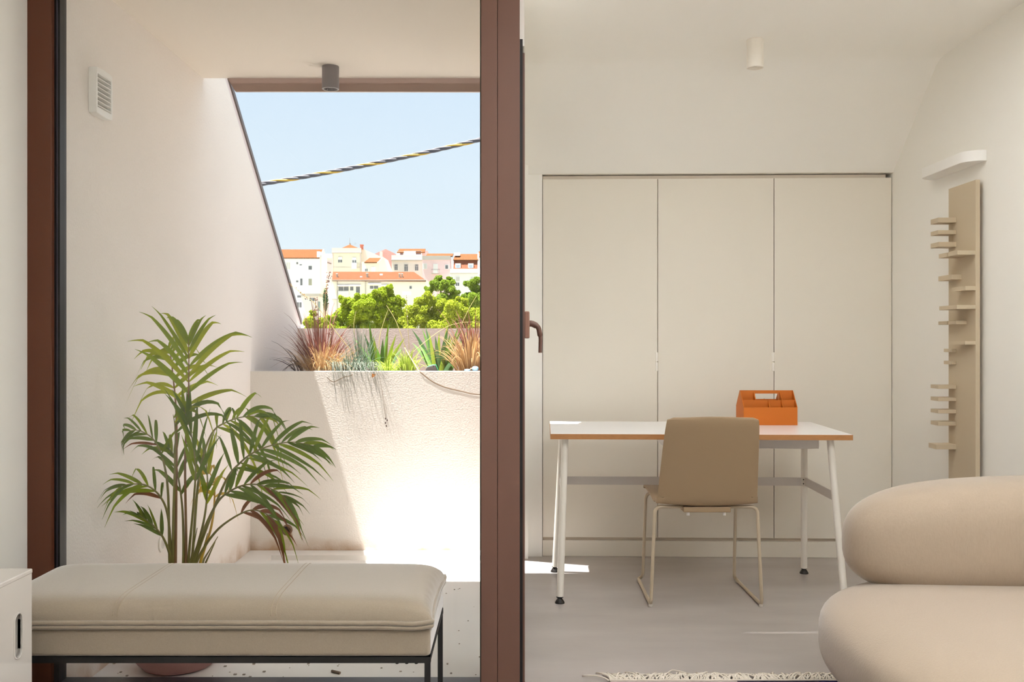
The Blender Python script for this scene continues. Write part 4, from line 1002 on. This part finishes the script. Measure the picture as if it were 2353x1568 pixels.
D = DT + 8                                                   # grey white house
h = house('grey-white house with three tall windows and an attic terrace', 935, D)
gw = fm('far_greywhite', (230, 226, 214))
obj('wall', down(MB(), 900, 970.5, 588, D, 12), gw, h)
obj('parapet', hx(MB(), 899.5, 970.5, 586.5, 597, D - 0.3, 0.5), fm('far_stonewhite', (222, 222, 214)), h)
obj('cornice', hx(MB(), 899, 971, 597, 599, D - 0.6, 0.9), m_fgrey, h)
for a, b, c, d in ((907, 913.5, 612, 621), (929.5, 937, 612, 623.5), (954, 961, 612, 622)):
    win(h, a, b, c, d, D, None, 0.6); obj('transom', hx(MB(), a, b, c - 3.6, c - 1.2, D - 0.2, 0.2), m_pane, h)
roof(h, (912, 976, 579.5), (918, 978, 572), D + 3, 5)
obj('attic_wall', hx(MB(), 911, 970, 578, 588, D + 3, 4), _M["far_blush"], h)
obj('attic_screen', hx(MB(), 928, 955, 577, 586, D + 2.4, 0.3), m_fwin, h)
for a, b, c, d in ((919, 926.5, 581, 586), (955.5, 967.5, 577.5, 585)): win(h, a, b, c, d, D + 2.9, M('far_dark_pane', (92, 66, 66), 0.5), 0.4, False)
obj('side_slope', MB().prism([(X(968, D), Z(589, D)), (X(982, D), Z(589, D)), (X(978, D), Z(573, D)), (X(968, D), Z(580, D))], 'y', D + 3.2, D + 8), pkw, h)
D = DT + 4
h = house('pale pink house with a small iron balcony under a stained cornice', 1002, D)
obj('wall', down(MB(), 970.5, 1034.5, 589, D, 12), fm('far_palepink2', (232, 206, 202)), h)
obj('parapet', hx(MB(), 970, 1035, 588, 597, D - 0.3, 0.5), m_fgrey, h)
roof(h, (978, 1040, 588.5), (982, 1042, 583), D + 1, 4)
win(h, 973, 980.5, 606.5, 618, D, m_shut, 0.8, False); win(h, 996.5, 1005, 607.5, 627, D, M('far_door_pale', (232, 232, 222), 0.6), 0.9, False); win(h, 1023.3, 1029.5, 609.5, 618, D, None, 1.2, False)
bl = obj('balcony', hx(MB(), 991, 1010.5, 627.5, 629, D - 1.2, 1.2), m_fgrey, h)
rl_ = MB()
for i in range(11): hx(rl_, 991 + i * 1.9, 991.35 + i * 1.9, 619, 628, D - 1.2, 0.05)
hx(rl_, 991, 1010.5, 618.6, 619.3, D - 1.2, 0.06)
o = obj('railing', rl_, M('far_iron', (96, 92, 98), 0.6), bl)
D = DT
h = house('house with steep tiled mansard and two dormers, nearest the post', 1068, D)
obj('wall', down(MB(), 1034.5, 1098, 618, D, 12), _M["far_white"], h)
obj('parapet', hx(MB(), 1034, 1098, 618, 627.5, D - 0.4, 0.6), _M["far_stonewhite"], h)
obj('cornice', hx(MB(), 1034, 1098, 627.3, 628.5, D - 0.6, 0.7), m_fgrey, h)
roof(h, (1042, 1097, 618), (1043, 1097.5, 597), D + 0.5, 1.2, mt=M('mansard_tile', (140, 84, 62), 0.9, spec=0.1, var=(0.6, 0.15), tile=('X', 1.9)), name='mansard')
roof(h, (1041.5, 1098.5, 597), (1046, 1099, 584), D + 1.2, 8)
for a in (1046, 1075.5):
    f = obj('dormer', hx(MB(), a, a + 12.5, 605.5, 618, D + 0.2, 1.6), m_fwin, h)
    for i in range(3): obj('pane', hx(MB(), a + 2.4 + i * 2.8, a + 4.3 + i * 2.8, 609, 617, D + 0.1, 0.2), M('far_pane_blue', (150, 168, 184), 0.3), f)
obj('solar_tank', MB().tube([P(1044, 583, D + 6), P(1057, 583, D + 6)], 0.28, 10), M('far_tank', (226, 232, 234), 0.4), h)
obj('solar_panel', MB().hexa([P(1043, 588, D + 4), P(1056, 588, D + 4), P(1058, 584, D + 6), P(1045, 584, D + 6), P(1043, 587.5, D + 4), P(1056, 587.5, D + 4), P(1058, 583.5, D + 6), P(1045, 583.5, D + 6)]), M('far_panel', (208, 220, 222), 0.4), h)
win(h, 1048, 1056, 637, 646, D, m_shut, 0.8, False); win(h, 1047.5, 1055, 650, 657, D, None, 0.8); win(h, 1082, 1090, 637, 646, D, m_shut, 0.8, False)
obj('chimney', hx(MB(), 1097, 1101, 581, 600, D + 2, 1.2), _M["far_white"], h)
D = DT + 18
h = house('white end house with a red lower roof partly behind the post', 1125, D)
obj('wall', down(MB(), 1098, 1165, 590, D, 12), _M["far_white"], h)
roof(h, (1098, 1165, 631), (1101, 1165, 615), D - 4, 3, mt=pkw, name='lean_to_roof')
roof(h, (1098, 1166, 590), (1100, 1166, 578), D, 8)
sg_ = thing('banner', 'small white banner standing among the tree tops', 'banner', P(935, 690, 168))
obj('panel', hx(MB(), 924.5, 944.5, 670, 678.5, 168, 0.06), M('far_banner', (238, 234, 238), 0.7), sg_)
obj('post', MB().box(X(934, 168), X(935, 168), 168.1, 168.18, GZ, Z(672, 168)), M('far_metal', (150, 146, 146), 0.5), sg_)
cyp = thing('cypress', 'dark slim cypress in the gap between the houses', 'tree', P(748, 700, 238))
def leaves(mb, c, r, n, size, rnd, shell=0.55):
    for i in range(n):
        z = rnd.uniform(-1, 1); a = rnd.uniform(0, 2 * math.pi); q = math.sqrt(1 - z * z)
        rad = (shell + (1 - shell) * rnd.random()) * (0.93 + 0.12 * math.sin(5 * a + 3 * z) * math.sin(4 * z))
        p = c + Vector((math.cos(a) * q * r[0], math.sin(a) * q * r[1], z * r[2])) * rad
        nrm = (Vector((math.cos(a) * q, math.sin(a) * q, z)) + Vector((rnd.gauss(0, .5), rnd.gauss(0, .5), rnd.gauss(0, .5)))).normalized()
        t1 = nrm.orthogonal().normalized(); t2 = nrm.cross(t1); ang = rnd.uniform(0, 6.28)
        u = (t1 * math.cos(ang) + t2 * math.sin(ang)) * size * rnd.uniform(.6, 1.3); v = (t2 * math.cos(ang) - t1 * math.sin(ang)) * size * rnd.uniform(.4, .9)
        k = len(mb.v); mb.v += [p - u, p - v + nrm * size * .2, p + u, p + v + nrm * size * .2]; mb.f.append((k, k + 1, k + 2, k + 3))
rt = random.Random(9)
mb = MB(); leaves(mb, P(748, 690, 238), (0.7, 0.7, 3.2), 700, 0.22, rt)
obj('crown', mb, M('cypress_leaf', (66, 92, 56), 0.8, transl=0.2), cyp, fix=False, kind='stuff')
obj('trunk', MB().tube([P(748, 720, 238) * 1.0 + Vector((0, 0, GZ - P(748, 720, 238).z)), P(748, 690, 238)], 0.12, 8), M('far_bark', (110, 92, 74), 0.9), cyp)
m_tree = [M('tree_lime', (150, 166, 36), 0.7, spec=0.15, var=(0.35, 0.35), transl=0.4), M('tree_green', (126, 148, 40), 0.7, spec=0.15, var=(0.35, 0.35), transl=0.4), M('tree_yellow', (160, 170, 44), 0.7, spec=0.15, var=(0.35, 0.3), transl=0.4)]
def tree(label, D, blobs, mi, n):
    cxp = sum(b[0] for b in blobs) / len(blobs)
    t = thing('tree', label, 'tree', (X(cxp, D), D, GZ), 'trees below the far houses')
    mb = MB()
    for bx_, by_, br_ in blobs:
        c = P(bx_, by_, D) + Vector((0, rt.uniform(-1.5, 1.5), 0)); r = br_ * D / F
        for i in range(9):                                     # each bough is a handful of smaller leaf clumps
            a = rt.uniform(0, 6.28); e = rt.uniform(-0.8, 1.0); k = rt.uniform(.35, .75)
            cc = c + Vector((math.cos(a) * r * k, math.sin(a) * r * .5 - r * .2, e * r * .6))
            q = rt.uniform(.32, .5)
            leaves(mb, cc, (r * q, r * q, r * q * .9), int(n * (br_ / 30.0) ** 2 / 6) + 30, 0.17, rt, 0.45)
        leaves(mb, c, (r * .8, r * .8, r * .8), int(n * (br_ / 30.0) ** 2 / 2), 0.17, rt, 0.5)
    obj('crown', mb, m_tree[mi], t, fix=False, kind='stuff')
    top = P(cxp, sum(b[1] for b in blobs) / len(blobs), D)
    obj('trunk', MB().tube([(top.x, D, GZ), (top.x + .2, D, (GZ + top.z) / 2), (top.x, D, top.z)], [0.45, 0.35, 0.15], 9), M('far_bark', (110, 92, 74), 0.9), t, smooth=60)
tree('lime tree, low and leftmost in front of the annex', 150, [(718, 738, 16), (712, 752, 15), (735, 745, 16), (722, 722, 10), (748, 752, 16), (728, 760, 18)], 2, 2600)
tree('bushy lime tree below the awnings of the long building', 145, [(785, 725, 26), (805, 700, 24), (770, 745, 24), (835, 715, 30), (812, 745, 30), (790, 690, 12), (760, 738, 16), (775, 765, 24), (840, 755, 28), (828, 690, 18)], 0, 2600)
tree('tall lime tree with a pointed top right of the awnings', 150, [(868, 690, 28), (888, 676, 18), (896, 662, 10), (860, 720, 32), (905, 705, 26), (885, 745, 34), (918, 735, 28), (850, 690, 16), (920, 765, 28), (913, 690, 14)], 0, 2600)
tree('yellow-green tree filling the middle of the grove', 140, [(968, 700, 24), (985, 690, 22), (960, 728, 30), (1000, 722, 32), (940, 740, 28), (985, 752, 32), (950, 715, 18), (1015, 700, 20), (1015, 755, 26), (945, 765, 26)], 2, 2600)
tree('tallest green tree before the pale pink house', 165, [(1003, 655, 20), (1006, 640, 11), (1030, 660, 20), (1032, 643, 9), (1020, 690, 26), (985, 668, 14), (1045, 680, 16), (980, 690, 18)], 1, 2600)
tree('yellow-green tree nearest the post', 138, [(1050, 715, 28), (1040, 740, 32), (1075, 735, 28), (1062, 695, 16), (1095, 755, 26), (1095, 725, 22), (1055, 765, 26), (1115, 740, 24)], 2, 2600)
tree('green tree rising beside the post before the mansard house', 170, [(1085, 655, 16), (1070, 652, 9), (1100, 672, 24), (1090, 695, 26), (1120, 690, 30), (1098, 645, 12), (1072, 685, 16)], 1, 2600)
